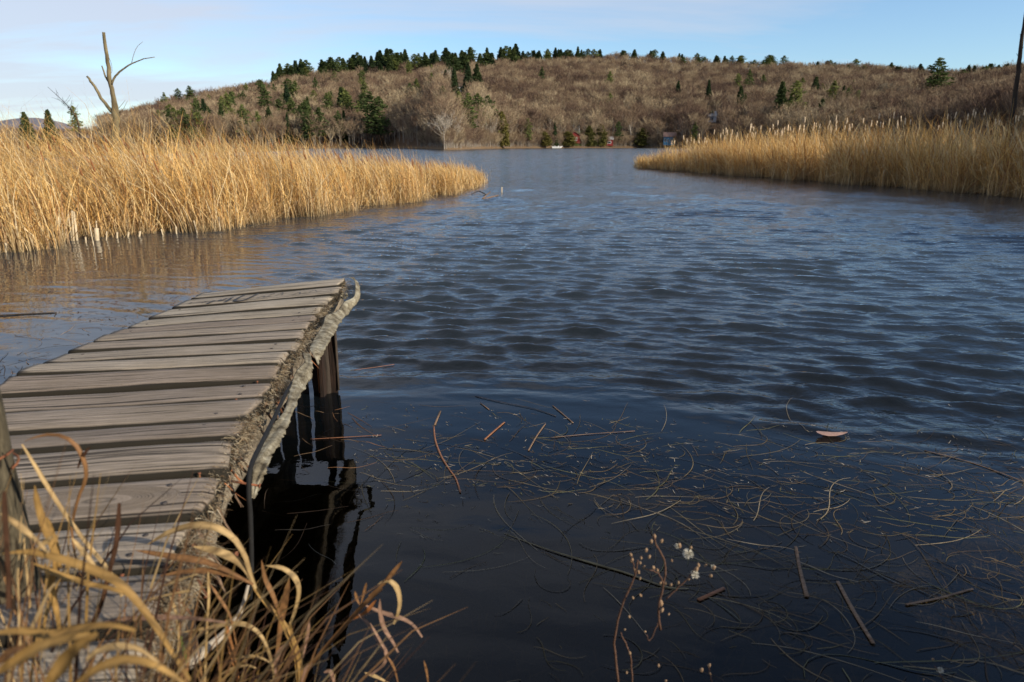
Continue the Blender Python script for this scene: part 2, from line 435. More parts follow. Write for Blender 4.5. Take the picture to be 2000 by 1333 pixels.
def crown_mat(name, c1, c2, c3, scale=0.35):
    m, n = new_mat(name)
    t = N(n, 'ShaderNodeTexCoord').outputs['Object']
    g = N(n, 'ShaderNodeNewGeometry').outputs['Position']
    oi = N(n, 'ShaderNodeObjectInfo').outputs['Random']
    f = noise(n, t, scale, 4, 0.6)
    f = math_(n, 'ADD', math_(n, 'MULTIPLY', f, 0.7), math_(n, 'MULTIPLY', oi, 0.3))
    c = ramp(n, f, [(0.3, c1), (0.5, c2), (0.7, c3)])
    p = principled(n, c, 0.9, spec=0.1)
    tr = N(n, 'ShaderNodeBsdfTranslucent', {'Color': c})
    ms = N(n, 'ShaderNodeMixShader', {0: 0.25, 1: p.outputs[0], 2: tr.outputs[0]})
    out(n, ms.outputs[0]); return m
M['pine'] = crown_mat('pine_needles', (0.05, 0.075, 0.028), (0.10, 0.13, 0.042), (0.19, 0.205, 0.062))
M['spruce'] = crown_mat('spruce_needles', (0.018, 0.034, 0.017), (0.038, 0.058, 0.024), (0.07, 0.09, 0.03))
M['cedar'] = crown_mat('cedar_foliage', (0.05, 0.055, 0.017), (0.095, 0.09, 0.026), (0.15, 0.13, 0.036))

def twig_mat():
    m, n = new_mat('bare_twigs')
    g = N(n, 'ShaderNodeNewGeometry').outputs['Position']
    oi = N(n, 'ShaderNodeObjectInfo').outputs['Random']
    f = noise(n, g, 0.014, 5, 0.6)
    f = math_(n, 'ADD', math_(n, 'MULTIPLY', f, 0.7), math_(n, 'MULTIPLY', oi, 0.32))
    c = ramp(n, f, [(0.36, (0.080, 0.050, 0.038)), (0.46, (0.150, 0.098, 0.066)), (0.57, (0.235, 0.168, 0.105)), (0.70, (0.40, 0.32, 0.20))])
    tv = N(n, 'ShaderNodeSeparateColor', {0: N(n, 'ShaderNodeVertexColor', layer_name='Col').outputs[0]}).outputs[0]
    c = mixc(n, tv, c, (0.21, 0.18, 0.145))
    p = principled(n, c, 0.9, spec=0.1)
    out(n, p.outputs[0]); return m
M['twig'] = twig_mat()

# ------------------------------------------------------------------ terrain
CREST = np.array([(-700, 266), (-200, 264), (0, 262), (100, 262), (180, 260), (232, 238), (300, 217), (335, 205), (400, 193), (500, 170), (600, 150), (700, 136), (800, 131), (900, 127), (1000, 121), (1100, 119), (1200, 113),
                  (1300, 119), (1400, 126), (1500, 130), (1600, 134), (1700, 142), (1800, 153), (1850, 158), (1920, 152), (2000, 142), (2200, 120), (2700, 110)], float)
CD = np.array([(-700, 500), (0, 520), (180, 560), (235, 800), (500, 950), (900, 1080), (1300, 1150), (1600, 1050), (1850, 850), (2000, 700), (2700, 600)], float)
SH = np.array([(-700, 430), (760, 420), (835, 330), (868, 240), (900, 262), (940, 320), (1000, 360), (1100, 400), (1250, 430), (1500, 400), (2000, 250), (2700, 200)], float)
def az_u(u):   # azimuth of a column near the horizon
    return np.arctan2((np.asarray(u, float) - 1000) / F, CP + 0.285 * SP)
CAZ, CEL = [], []
for u, v in CREST:
    d = ray(u, v); CAZ.append(math.atan2(d[0], d[1])); CEL.append(d[2] / math.hypot(d[0], d[1]))
def crest(a):
    el = np.interp(a, CAZ, CEL)
    D = np.interp(a, az_u(CD[:, 0]), CD[:, 1])
    Sh = np.interp(a, az_u(SH[:, 0]), SH[:, 1])
    return el, D, Sh
def hill_z(a, r):
    el, D, Sh = crest(a)
    H = EYE + el * D - 7.0
    t = (r - Sh) / (D - Sh)
    x, y = r * np.sin(a), r * np.cos(a)
    up = np.where(t < 1, np.clip(t, 0, 1) ** 0.92, 1 - (t - 1) * 0.9)
    z = H * up + vnoise(x / 60, y / 60, 3) * 5.0 * np.clip(t * 2, 0, 1) * np.clip(2.2 - t * 1.6, 0.15, 1)
    z = z + np.clip(t, 0, 0.02) * 50 * 1.3
    return np.where(t < 0, np.maximum(t * 60, -6), np.maximum(z, 0.2 if True else 0))
def polar(name, az0, az1, na, rs, zf, mat):
    a = np.linspace(az0, az1, na); A, Rr = np.meshgrid(a, rs)
    Z = zf(A, Rr)
    V = np.stack([Rr * np.sin(A), Rr * np.cos(A), Z], -1).reshape(-1, 3)
    nr = len(rs); i = np.arange(nr - 1)[:, None] * na; j = np.arange(na - 1)[None, :]
    f = np.stack([i + j, i + j + 1, i + na + j + 1, i + na + j], -1).reshape(-1, 4)
    return mesh_np(name, V, f, mat)
o = link('hill', polar('hill', R(-62), R(62), 420, np.concatenate([np.linspace(170, 500, 110), np.geomspace(506, 2600, 110)]), hill_z, M['hill']))
setp(o, 'long wooded hill rising beyond the far shore of the lake', 'hill', kind='structure')

def shore_y(x):
    return 1.05 + 0.12 * np.sin(x * 1.9 + 1) + np.where(x < -0.3, 0.28, 0.0) * np.clip((-x - 0.3) / 0.4, 0, 1) + 0.06 * np.sin(x * 5.3)
def near_z(a, r):
    x, y = r * np.sin(a), r * np.cos(a)
    d = y - shore_y(x)
    bank = np.minimum(-d * 0.75, 0.55 + 0.03 * (-d)) + 0.03 * vnoise(x * 6, y * 6, 9)
    bed = -0.06 - np.minimum(d * 0.28, 0.62) - np.clip((r - 5) * 0.12, 0, 5) + 0.035 * vnoise(x * 3, y * 3, 5) * np.clip(d, 0, 1)
    z = np.where(d < 0, np.maximum(bank, bed), bed)
    sidebank = np.clip((np.abs(x) - 60) * 0.2, -9, 1.0)
    return np.where(np.abs(x) > 60, np.maximum(z, sidebank), z)
rs = np.concatenate([[0.0], np.geomspace(0.15, 12, 150), np.geomspace(12.5, 215, 60)])
o = link('lake_bed_and_bank', polar('lake_bed_and_bank', R(-180), R(180), 721, rs, near_z, M['bed']))
setp(o, 'dark muddy lake bed rising to the near bank', 'lake bed', kind='structure')

# distant land past the hill, out to the horizon
def far_z(a, r):
    x, y = r * np.sin(a), r * np.cos(a)
    pk = np.exp(-((a - R(-33.5)) / R(3.4)) ** 2) * 78 + np.exp(-((a - R(-42)) / R(6)) ** 2) * 60
    return -4 + (pk + 18 + 6 * vnoise(x / 300, y / 300, 12)) * np.exp(-((r - 3300) / 700) ** 2)
m, n = new_mat('hazy_distant_forest'); g = N(n, 'ShaderNodeNewGeometry').outputs['Position']
c = ramp(n, noise(n, g, 0.03, 4), [(0.3, (0.10, 0.105, 0.13)), (0.7, (0.17, 0.155, 0.165))]); p = principled(n, c, 0.95); out(n, p.outputs[0])  # blue air haze is put into the forest colour
o = link('distant_hills', polar('distant_hills', R(-180), R(180), 500, np.geomspace(2300, 6000, 40), far_z, m))
setp(o, 'low blue grey hills far off behind the left reeds', 'hill', kind='structure')

# ------------------------------------------------------------------ water
def calm_mask(x, y):
    edge = 3.75 - 0.42 * np.clip(x, -0.5, 3) + 0.18 * np.sin(x * 2.1)
    c = np.clip((y - edge) / 1.1, 0, 1); c = c * c * (3 - 2 * c)
    # sheltered water left of the dock
    l = np.clip((-x * 1.0 - 0.9 - 0.30 * (y - 4)) / 1.6, 0, 1) * np.clip((13.5 - y) / 4, 0, 1)
    l = l * l * (3 - 2 * l)
    return 0.045 + 0.955 * c * (1 - 0.93 * l)
waves = []
for k in range(40):
    lam = 0.17 * (0.46 / 0.17) ** rng.uniform(0, 1)
    th = R(-95) + rng.normal(0, R(17))
    waves.append((lam, math.cos(th), math.sin(th), rng.uniform(0, 6.28), rng.uniform(0.6, 1.4)))
for k in range(34):
    lam = 0.085 * (0.24 / 0.085) ** rng.uniform(0, 1)
    th = R(-95) + rng.normal(0, R(26))
    waves.append((lam, math.cos(th), math.sin(th), rng.uniform(0, 6.28), rng.uniform(0.7, 1.3)))
def water_z(A, Rr):
    x, y = Rr * np.sin(A), Rr * np.cos(A)
    xw = x + 0.10 * np.sin(y * 1.3 + x * 0.6) + 0.05 * np.sin(y * 3.1 - x * 1.4); yw = y + 0.10 * np.sin(x * 1.1 - y * 0.4)
    z = np.zeros_like(x)
    for lam, cx, cy, ph, am in waves:
        k = 2 * math.pi / lam
        a = am * (0.0027 if lam > 0.17 else 0.0016) * (lam / 0.45) ** 0.9
        fade = np.clip((lam * 75 - Rr) / (lam * 30), 0, 1)
        z += a * fade * np.sin(k * (xw * cx + yw * cy) + ph)
    z = z + np.abs(z) * 0.30 + 14.0 * z * np.abs(z)
    patch = 0.8 + 0.35 * vnoise(x * 0.6, y * 0.8, 21, 2)
    return z * calm_mask(x, y) * patch * np.clip((70 - Rr) / 30, 0, 1)
na = 900
rs = np.concatenate([[0.02], np.geomspace(0.9, 30, 860), np.geomspace(31, 470, 60)])
a = np.linspace(R(-56), R(56), na); A, Rr = np.meshgrid(a, rs)
Z = water_z(A, Rr); X, Y = Rr * np.sin(A), Rr * np.cos(A)
i = np.arange(len(rs) - 1)[:, None] * na; j = np.arange(na - 1)[None, :]
f = np.stack([i + j, i + j + 1, i + na + j + 1, i + na + j], -1).reshape(-1, 4)
o = link('water', mesh_np('water', np.stack([X, Y, Z], -1).reshape(-1, 3), f, M['water'], np.repeat(calm_mask(X, Y).reshape(-1, 1), 3, 1)))
setp(o, 'dark rippled lake water between the reed beds', 'water', kind='structure')

# ------------------------------------------------------------------ trees
def evergreen(kind, seed):
    r = np.random.default_rng(seed)
    H = 10.0
    t = MB(); t.tube([(0, 0, -1), (0.1, 0, 4), (0, 0.1, H * 0.97)], [0.22, 0.15, 0.03], 6)
    V = []; Fc = []
    n = 0
    if kind == 'pine':
        whorl = [(z, 1.0) for z in np.linspace(2.4, 9.8, 15)]
    elif kind == 'spruce':
        whorl = [(z, 1.0) for z in np.linspace(0.6, 9.9, 24)]
    else:
        whorl = [(z, 1.0) for z in np.linspace(0.2, 9.8, 26)]
    for z, _ in whorl:
        q = z / H
        if kind == 'pine': rad = 2.6 * (math.sin(min(1, (1.06 - q) * 1.5) * 1.57)) * r.uniform(0.55, 1.1); nb = 7
        elif kind == 'spruce': rad = 2.3 * (1.02 - q) ** 0.85 * r.uniform(0.8, 1.12) + 0.12; nb = 9
        else: rad = 2.0 * (1 - q ** 2.2) ** 0.7 * r.uniform(0.85, 1.1) + 0.15; nb = 10
        a0 = r.uniform(0, 6.28)
        for b in range(nb):
            if kind == 'pine' and r.random() < 0.22: continue
            a = a0 + b * 6.283 / nb + r.normal(0, 0.25); rr = rad * r.uniform(0.7, 1.1)
            d = np.array([math.cos(a), math.sin(a), 0]); p = np.array([-d[1], d[0], 0])
            for k in range(7 if kind != 'cedar' else 6):
                s = r.uniform(0.25, 1.0) if kind != 'cedar' else r.uniform(0.55, 1.0)
                slope = {'pine': 0.18, 'spruce': -0.30, 'cedar': 0.25}[kind]
                c = d * rr * s + p * r.normal(0, 0.16 * rr) + np.array([0, 0, z + slope * rr * s + r.normal(0, 0.13)])
                sz = r.uniform(0.28, 0.62) * (0.6 + 0.5 * min(1, rr / 2))
                for w in range(2):
                    e1 = r.normal(0, 1, 3); e1 /= np.linalg.norm(e1); e2 = np.cross(e1, r.normal(0, 1, 3)); e2 /= np.linalg.norm(e2)
                    if kind == 'pine': e1[2] *= 0.5; e2[2] *= 0.6
                    V += [c - e1 * sz, c + e1 * sz * 0.7 + e2 * sz * 0.45, c + e1 * sz * 0.7 - e2 * sz * 0.45]
                    Fc.append((n, n + 1, n + 2)); n += 3
    mat = M[kind]
    return t.build('trunk', M['darkbark']), mesh_np('crown', np.array(V), [np.array(Fc)], mat, smooth=False)
EV = {k: [evergreen(k, s) for s in (1, 2, 3, 4)] for k in ('pine', 'spruce', 'cedar')}

def hit_hill(u, v):
    """where the bearing meets the hillside"""
    d = ray(u, v); a = math.atan2(d[0], d[1]); el = d[2] / math.hypot(d[0], d[1])
    r = np.linspace(200, 1500, 1400); z = hill_z(np.full_like(r, a), r)
    _, D, Sh = crest(a)
    ok = (z >= EYE + el * r) & (r >= Sh + 2)
    rr = r[np.argmax(ok)] if ok.any() else D
    rr = min(rr, D + 10)
    return np.array([rr * math.sin(a), rr * math.cos(a), float(hill_z(np.array([a]), np.array([rr]))[0])]), rr

def merged_ev(kind, i):
    t, c = EV[kind][i]
    key = 'm_' + kind + str(i)
    if key in bpy.data.meshes: return bpy.data.meshes[key]
    me = bpy.data.meshes.new(key)
    import bmesh
    bm = bmesh.new(); bm.from_mesh(c)
    for f_ in bm.faces: f_.material_index = 0
    k = len(bm.faces); bm.from_mesh(t); bm.faces.ensure_lookup_table()
    for f_ in bm.faces[k:]: f_.material_index = 1
    bm.to_mesh(me); bm.free()
    me.materials.append(M[kind]); me.materials.append(M['darkbark'])
    return me

def place_ev(kind, u, vb, hpx, label, group, aspect=1.0, big=False, base=None, cat='tree'):
    if base is None:
        P, rr = hit_hill(u, vb)
        if vb < 277:          # the foot is hidden among the bare trees in front of it
            ex_ = 9.0 * F / rr; P, rr = hit_hill(u, vb + ex_); hpx = hpx + ex_
    else: P = base; rr = math.hypot(P[0], P[1])
    h = hpx / F * rr * 1.0
    i = random.randrange(4); s = h / 10.0
    name = {'pine': 'pine_tree', 'spruce': 'spruce_tree', 'cedar': 'cedar_tree'}[kind]
    if big:
        o = empty(name, P); t, c = EV[kind][i]
        link('trunk', t, o); link('crown', c, o)
    else:
        o = link(name, merged_ev(kind, i), None, P)
    o.scale = (s * aspect, s * aspect, s); o.rotation_euler = (0, 0, random.uniform(0, 6.28))
    setp(o, label, cat, group)
    return o

# evergreens one can point to: kind, column, foot, height in the photograph, width factor, label
for kind, u, vb, h, asp, lab in [
    ('pine', 1030, 288, 50, 1.15, 'full green pine on the far shore, left of the clipped round cedars'),
    ('pine', 1206, 287, 44, 0.9, 'tall thin yellow-green pine right of the small red boathouse'),
    ('cedar', 1062, 289, 26, 2.90, 'broad round dark cedar at the water, left of the white boat'),
    ('cedar', 1108, 289, 26, 3.04, 'broad round cedar at the water below the red house'),
    ('spruce', 1083, 286, 40, 0.9, 'narrow dark spruce behind the gap between two round cedars'),
    ('cedar', 1150, 287, 36, 1.30, 'first pointed cedar right of the green lawn'),
    ('cedar', 1160, 287, 24, 1.30, 'short pointed cedar between two taller ones by the lawn'),
    ('cedar', 1173, 287, 38, 1.45, 'tall cedar just left of the small red boathouse'),
    ('cedar', 1253, 287, 32, 2.32, 'wide cedar clump between the white dead trunk and the blue house'),
    ('cedar', 980, 290, 62, 1.09, 'slim dark cedar standing alone by the left end of the far shore'),
    ('pine', 916, 238, 46, 1.0, 'left pine of the pair halfway up the slope'),
    ('pine', 934, 235, 44, 1.15, 'right pine of the pair halfway up the slope'),
    ('pine', 953, 236, 40, 1.3, 'spreading pine right of the pair on the lower slope'),
    ('pine', 897, 215, 28, 1.1, 'dark pine above and left of the lower slope pair'),
    ('pine', 831, 283, 26, 1.1, 'small bright green pine just over the tip of the left reeds'),
    ('pine', 1058, 168, 30, 0.8, 'lone slim pine on the upper slope right of the white house'),
    ('pine', 1190, 168, 22, 1.0, 'lone pine on the upper slope below the highest ridge'),
    ('pine', 1190, 208, 20, 1.1, 'lone small pine in the middle of the brown slope'),
    ('spruce', 1442, 216, 36, 1.2, 'dark pointed spruce on the right slope above the reeds'),
    ('spruce', 1520, 228, 52, 1.2, 'left tree of the big dark spruce pair above the right reeds'),
    ('pine', 1547, 228, 54, 1.1, 'right tree of the big dark pair above the right reeds'),
    ('spruce', 1588, 190, 28, 1.4, 'round dark spruce right of the big dark pair'),
    ('pine', 1438, 180, 28, 0.9, 'thin pine above the pointed spruce on the right slope'),
    ('pine', 1460, 178, 32, 0.8, 'tallest thin pine on the upper right slope'),
    ('spruce', 1600, 232, 26, 1.4, 'squat dark spruce low on the right slope behind the reeds'),
    ('pine', 1622, 205, 34, 1.1, 'pine between the round spruce and the biggest dark pine'),
    ('pine', 1650, 205, 22, 1.1, 'small pine right of centre on the shaded slope'),
    ('pine', 1355, 288, 42, 0.9, 'yellow-green pine peeping over the tip of the right reeds'),
    ('spruce', 888, 174, 34, 1.0, 'dark spruce at the left side of the white hillside house'),
    ('spruce', 915, 168, 36, 1.2, 'dark spruce directly behind the white hillside house'),
    ('spruce', 932, 172, 38, 1.3, 'dark spruce at the right side of the white hillside house'),
    ('spruce', 871, 168, 24, 1.0, 'slim spruce beside the pale birches above the house'),
    ('spruce', 1380, 208, 40, 0.8, 'slim dark spruce in the middle of the right slope'),
    ('spruce', 1322, 190, 24, 1.1, 'dark spruce just right of the middle of the hill'),
    ('pine', 327, 222, 30, 0.9, 'left pine of the three on the left skyline'),
    ('pine', 354, 216, 32, 1.0, 'middle pine of the three on the left skyline'),
    ('pine', 376, 214, 34, 1.2, 'right and largest pine of the three on the left skyline'),
    ('spruce', 980, 128, 24, 1.0, 'tallest spruce on the ridge, left one of the two that stand out'),
    ('spruce', 853, 140, 28, 1.1, 'pointed spruce standing out on the ridge above the birches'),
    ('pine', 727, 268, 68, 1.0, 'sunlit pine at the right edge of the dense pine stand'),
    ('pine', 745, 270, 60, 1.1, 'last bright pine of the stand, nearest the bare shore trees'),
    ('pine', 152, 252, 30, 0.9, 'small pine on the low ground left of the dead snag'),
    ('spruce', 58, 262, 26, 1.4, 'dark bushy spruce at the far left above the reeds'),
    ('spruce', 104, 262, 30, 1.3, 'dark bushy spruce left of the small pine above the reeds'),
]:
    place_ev(kind, u, vb, h, lab, None, asp, big=h >= 30)
# the big dark pine nearer than the slope on the right
place_ev('pine', 1822, 226, 74, 'largest dark pine on the shaded right slope', None, 1.35, big=True, base=hit_hill(1822, 212)[0])

def scatter(nm, kinds, count, ulo, uhi, vf, hlo, hhi, label, group, asp=(0.8, 1.3)):
    for _ in range(count):
        u = random.uniform(ulo, uhi)
        v = vf(u); kd = random.choice(kinds); h = random.uniform(hlo, hhi)
        above = [w for lim, w in LANDMARKS if u < lim][0]
        size = 'tall' if h > (hlo + hhi) / 2 else 'short'
        form = {'pine': 'loose green pine', 'spruce': 'pointed dark spruce', 'cedar': 'round cedar'}[kd]
        place_ev(kd, u, v, h, size + ' ' + form + ' ' + label + ' ' + above, size + ' ' + form + 's ' + group + ' ' + above, random.uniform(*asp))
LANDMARKS = [(400, 'near the three skyline pines'), (500, 'over the left reeds'), (600, 'over the middle of the left reeds'), (700, 'left of the sunlit shore pine'), (800, 'over the bright shore pine'), (880, 'over the bare shore trees'),
             (960, 'over the pale hillside house'), (1030, 'over the left reed tip'), (1120, 'over the round cedars'), (1200, 'over the red boathouse'), (1300, 'over the blue house'), (1420, 'over the grey lodge'), (1500, 'over the pointed spruce'),
             (1600, 'over the big dark pair'), (1720, 'left of the biggest dark pine'), (1850, 'by the biggest dark pine'), (3000, 'beside the dead pole')]
cr = lambda u: float(np.interp(u, CREST[:, 0], CREST[:, 1]))
scatter('ridge', ['spruce', 'spruce', 'pine'], 100, 530, 1010, lambda u: cr(u) + random.uniform(-2, 14), 18, 30, 'in the dense ridge row', 'in the left ridge row', (1.3, 2.1))
scatter('ridge2', ['spruce', 'pine'], 38, 1010, 1330, lambda u: cr(u) + random.uniform(-4, 6), 12, 18, 'on the highest ridge', 'on the highest ridge', (1.3, 2.0))
scatter('ridge3', ['spruce', 'pine'], 54, 1330, 1990, lambda u: cr(u) + random.uniform(-3, 8), 10, 17, 'on the right ridge', 'on the right ridge', (1.3, 2.2))
scatter('pines', ['pine', 'pine', 'pine', 'spruce'], 58, 300, 740, lambda u: random.uniform(max(cr(u) + 40, 200 if u > 450 else 225), 262), 18, 42, 'on the lower slope', 'on the lower left slope')
scatter('midpines', ['pine'], 34, 400, 880, lambda u: random.uniform(cr(u) + 15, 215), 14, 28, 'high among bare trees', 'on the upper left slope')
scatter('rightpines', ['pine', 'spruce'], 14, 1450, 1800, lambda u: random.uniform(cr(u) + 25, 225), 12, 24, 'on the right slope', 'on the right slope')

# bare trees: prototypes (kept out of the scene) for the wooded slope
def bare_tree(seed, H=13.0, tw=0.055, mat='twig', ntw=7, pale=False):
    r = np.random.default_rng(seed)
    mb = MB(); tri = []; 
    top = np.array([r.normal(0, 0.3), r.normal(0, 0.3), H])
    mb.tube([(0, 0, -1), (0.05, 0.02, H * 0.35), top * [0.6, 0.6, 0.72]], [0.20, 0.14, 0.05], 5, cap=False, col=(1, 1, 1))
    limbs = []
    for k in range(17):
        z0 = H * r.uniform(0.28, 0.72); a = r.uniform(0, 6.28); el = r.uniform(0.55, 1.15)
        L = (H - z0) * r.uniform(0.55, 0.85)
        d = np.array([math.cos(a) * math.cos(el), math.sin(a) * math.cos(el), math.sin(el)])
        p0 = np.array([0, 0, z0]); p1 = p0 + d * L * 0.5; p2 = p1 + (d + [0, 0, 0.3]) * L * 0.5
        mb.tube([p0, p1, p2], [0.075, 0.05, 0.02], 3, cap=False, col=(0.6, 0.6, 0.6))
        for s in range(6):
            q = p0 + (p2 - p0) * r.uniform(0.3, 1.0)
            e = d + r.normal(0, 0.5, 3); e[2] += 0.35; e /= np.linalg.norm(e)
            l2 = L * r.uniform(0.25, 0.5); q2 = q + e * l2
            tri.append((q, q2, tw))
            for t in range(ntw):
                q3 = q + e * l2 * r.uniform(0.2, 1.0); g = e + r.normal(0, 0.55, 3); g[2] += 0.3; g /= np.linalg.norm(g)
                tri.append((q3, q3 + g * r.uniform(0.5, 1.5), tw * 0.75))
    n0 = mb.n; V = []; F3 = []
    for q, q2, w in tri:
        sd_ = np.cross(q2 - q, r.normal(0, 1, 3)); sd_ /= np.linalg.norm(sd_) + 1e-9
        F3.append((len(V), len(V) + 1, len(V) + 2)); V += [q - sd_ * w, q + sd_ * w, q2]
    mb.add(V, (), F3, (0, 0, 0))
    return mb.build('bare_tree', M[mat], smooth=False, cols=True)
pcol = bpy.data.collections.new('bare_tree_kinds')
for s in range(5):
    pcol.objects.link(bpy.data.objects.new('bare_tree_kind', bare_tree(100 + s, H=13 + s * 0.5)))
pts = []; sc = []
tries = 30000
A_ = rng.uniform(R(-40), R(40), tries); el_, D_, S_ = crest(A_)
t_ = rng.uniform(0, 1.05, tries) ** 1.15
r_ = S_ + 3 + t_ * (D_ - S_)
keep = rng.random(tries) < 0.58
keep &= ~((A_ < az_u(225)) & (t_ < 0.5) & (rng.random(tries) < 0.5))
A_, r_ = A_[keep], r_[keep]
z_ = hill_z(A_, r_)
u_ = 1000 + F * 1.03 * np.tan(A_)
# clearings round the houses and lawn on the far shore
x_, y_ = r_ * np.sin(A_), r_ * np.cos(A_)
clear = ((u_ > 1106) & (u_ < 1140) & (r_ < 430)) | ((u_ > 1184) & (u_ < 1198) & (r_ < 440)) | ((u_ > 1290) & (u_ < 1318) & (r_ < 450))
hp, hr = hit_hill(897, 182)
clear |= (np.abs(u_ - 897) < 20) & (r_ > hr - 35) & (r_ < hr + 12)
P_ = np.stack([x_, y_, z_], -1)[~clear]
scv = rng.uniform(0.55, 1.15, len(x_)) * (1 + 0.18 * vnoise(x_ / 40, y_ / 40, 8))
scv[(np.abs(u_ - 897) < 24) & (r_ > hr - 200)] *= 0.45
lp_, lr = hit_hill(1386, 240)
scv[(np.abs(u_ - 1386) < 18) & (r_ > lr - 160) & (r_ < lr + 3)] *= 0.4
clear |= (np.abs(u_ - 897) < 22) & (r_ > hr - 60) & (r_ < hr + 12)
clear |= (np.abs(u_ - 1386) < 18) & (r_ > lr - 40) & (r_ < lr + 6)
tt_ = (r_ - crest(A_)[2]) / (crest(A_)[1] - crest(A_)[2]); rnd = rng.random(len(x_))
clear |= (tt_ > 0.84) & (u_ > 530) & (u_ < 1015) & (rnd > 0.15)
clear |= (tt_ > 0.9) & (rnd > 0.4)
clear |= (u_ < 215) & (rnd > 0.22)
scv[u_ < 215] *= 0.5
scv = scv[~clear]; P_ = np.stack([x_, y_, z_], -1)[~clear]
# low brush along the far waterline
nb_ = 2600; Ab = rng.uniform(az_u(820), az_u(1330), nb_); Sb = crest(Ab)[2]; rb = Sb + 1.5 + 12 * rng.random(nb_) ** 1.5
ub = 1000 + F * 1.03 * np.tan(Ab); kb = ~(((ub > 1114) & (ub < 1134) & (rng.random(nb_) < 0.8)) | ((ub > 1186) & (ub < 1196)) | ((ub > 1296) & (ub < 1314) & (rng.random(nb_) < 0.8)))
Ab, rb = Ab[kb], rb[kb]; P_ = np.vstack([P_, np.stack([rb * np.sin(Ab), rb * np.cos(Ab), hill_z(Ab, rb)], -1)]); scv = np.concatenate([scv, rng.uniform(0.18, 0.5, len(rb))])
me = bpy.data.meshes.new('bare_forest'); me.vertices.add(len(P_)); me.vertices.foreach_set('co', P_.astype(np.float32).ravel())
at_s = me.attributes.new('sc', 'FLOAT', 'POINT'); at_s.data.foreach_set('value', scv.astype(np.float32))
at_r = me.attributes.new('rot', 'FLOAT', 'POINT'); at_r.data.foreach_set('value', rng.uniform(0, 6.28, len(P_)).astype(np.float32))
forest = link('bare_forest', me)
setp(forest, 'mass of bare brown deciduous trees covering the whole hillside', 'woods', kind='stuff')
gn = bpy.data.node_groups.new('scatter_trees', 'GeometryNodeTree')
gn.interface.new_socket('Geometry', in_out='INPUT', socket_type='NodeSocketGeometry')
gn.interface.new_socket('Geometry', in_out='OUTPUT', socket_type='NodeSocketGeometry')
gi = gn.nodes.new('NodeGroupInput'); go = gn.nodes.new('NodeGroupOutput')
m2p = gn.nodes.new('GeometryNodeMeshToPoints'); iop = gn.nodes.new('GeometryNodeInstanceOnPoints')
ci = gn.nodes.new('GeometryNodeCollectionInfo'); ci.inputs['Collection'].default_value = pcol
ci.inputs['Separate Children'].default_value = True; ci.inputs['Reset Children'].default_value = True
iop.inputs['Pick Instance'].default_value = True
na1 = gn.nodes.new('GeometryNodeInputNamedAttribute'); na1.data_type = 'FLOAT'; na1.inputs['Name'].default_value = 'sc'
na2 = gn.nodes.new('GeometryNodeInputNamedAttribute'); na2.data_type = 'FLOAT'; na2.inputs['Name'].default_value = 'rot'
cx = gn.nodes.new('ShaderNodeCombineXYZ')
gn.links.new(gi.outputs[0], m2p.inputs[0]); gn.links.new(m2p.outputs[0], iop.inputs['Points'])
gn.links.new(ci.outputs[0], iop.inputs['Instance']); gn.links.new(na1.outputs[0], iop.inputs['Scale'])
gn.links.new(na2.outputs[0], cx.inputs[2]); gn.links.new(cx.outputs[0], iop.inputs['Rotation'])
gn.links.new(iop.outputs[0], go.inputs[0])
md = forest.modifiers.new('scatter', 'NODES'); md.node_group = gn

# pale bare trees on the far shore, one by one
PB = [bare_tree(300 + s, H=13, tw=0.05, mat='birch', ntw=5) for s in range(3)]
for u, vb, h, asp, lab in [
    (868, 291, 58, 1.1, 'pale bare tree at the shore, leftmost of the three by the left reeds'),
    (876, 291, 64, 1.1, 'tallest pale bare tree of the three by the left reeds'),
    (887, 290, 46, 1.3, 'spreading pale bare tree, rightmost of the three by the left reeds'),
    (958, 289, 52, 0.8, 'pale bare tree at the waterline between the pines and the slim cedar'),
    (997, 285, 34, 0.6, 'thin pale tree right of the slim dark cedar'),
    (1130, 262, 26, 0.8, 'pale bare tree behind the wooden stairs'),
    (1250, 262, 30, 0.5, 'thin pale trunk above the wide cedar clump'),
    (1327, 262, 34, 0.5, 'thin white trunk right of the blue house'),
    (1407, 258, 34, 0.6, 'white birch above the right reeds beside the grey lodge'),
    (1425, 225, 34, 0.7, 'pale birch right of the grey lodge'),
    (790, 195, 28, 0.6, 'pale birch in the middle of the upper left slope'),
    (828, 216, 34, 0.6, 'tall pale birch under the ridge birches'),
]:
    P, rr = hit_hill(u, vb); s = h / F * rr / 13
    o = link('bare_tree', random.choice(PB), None, P); o.scale = (s * asp, s * asp, s); o.rotation_euler = (0, 0, random.uniform(0, 6.28))
    setp(o, lab, 'tree')
for k in range(9):
    u = 838 + k * 5.2 + random.uniform(-1.5, 1.5)
    P, rr = hit_hill(u, 172 + random.uniform(-4, 4)); s = 32 / F * rr / 13
    o = link('bare_tree', random.choice(PB), None, P); o.scale = (s * 0.45, s * 0.45, s); o.rotation_euler = (0, 0, random.uniform(0, 6.28))
    setp(o, 'slim white birch in the clump left of the white hillside house', 'tree', 'white birches beside the hillside house')
# dead trunk on the shore
P, rr = hit_hill(1232, 284)
mb = MB(); mb.tube([P, P + [-0.3, 0, 6], P + [-1.2, 0, 11.5]], [0.42, 0.34, 0.16], 7)
setp(link('dead_tree', mb.build('dead_tree', M['birch'])), 'white branchless dead trunk on the far shore right of the red boathouse', 'tree')

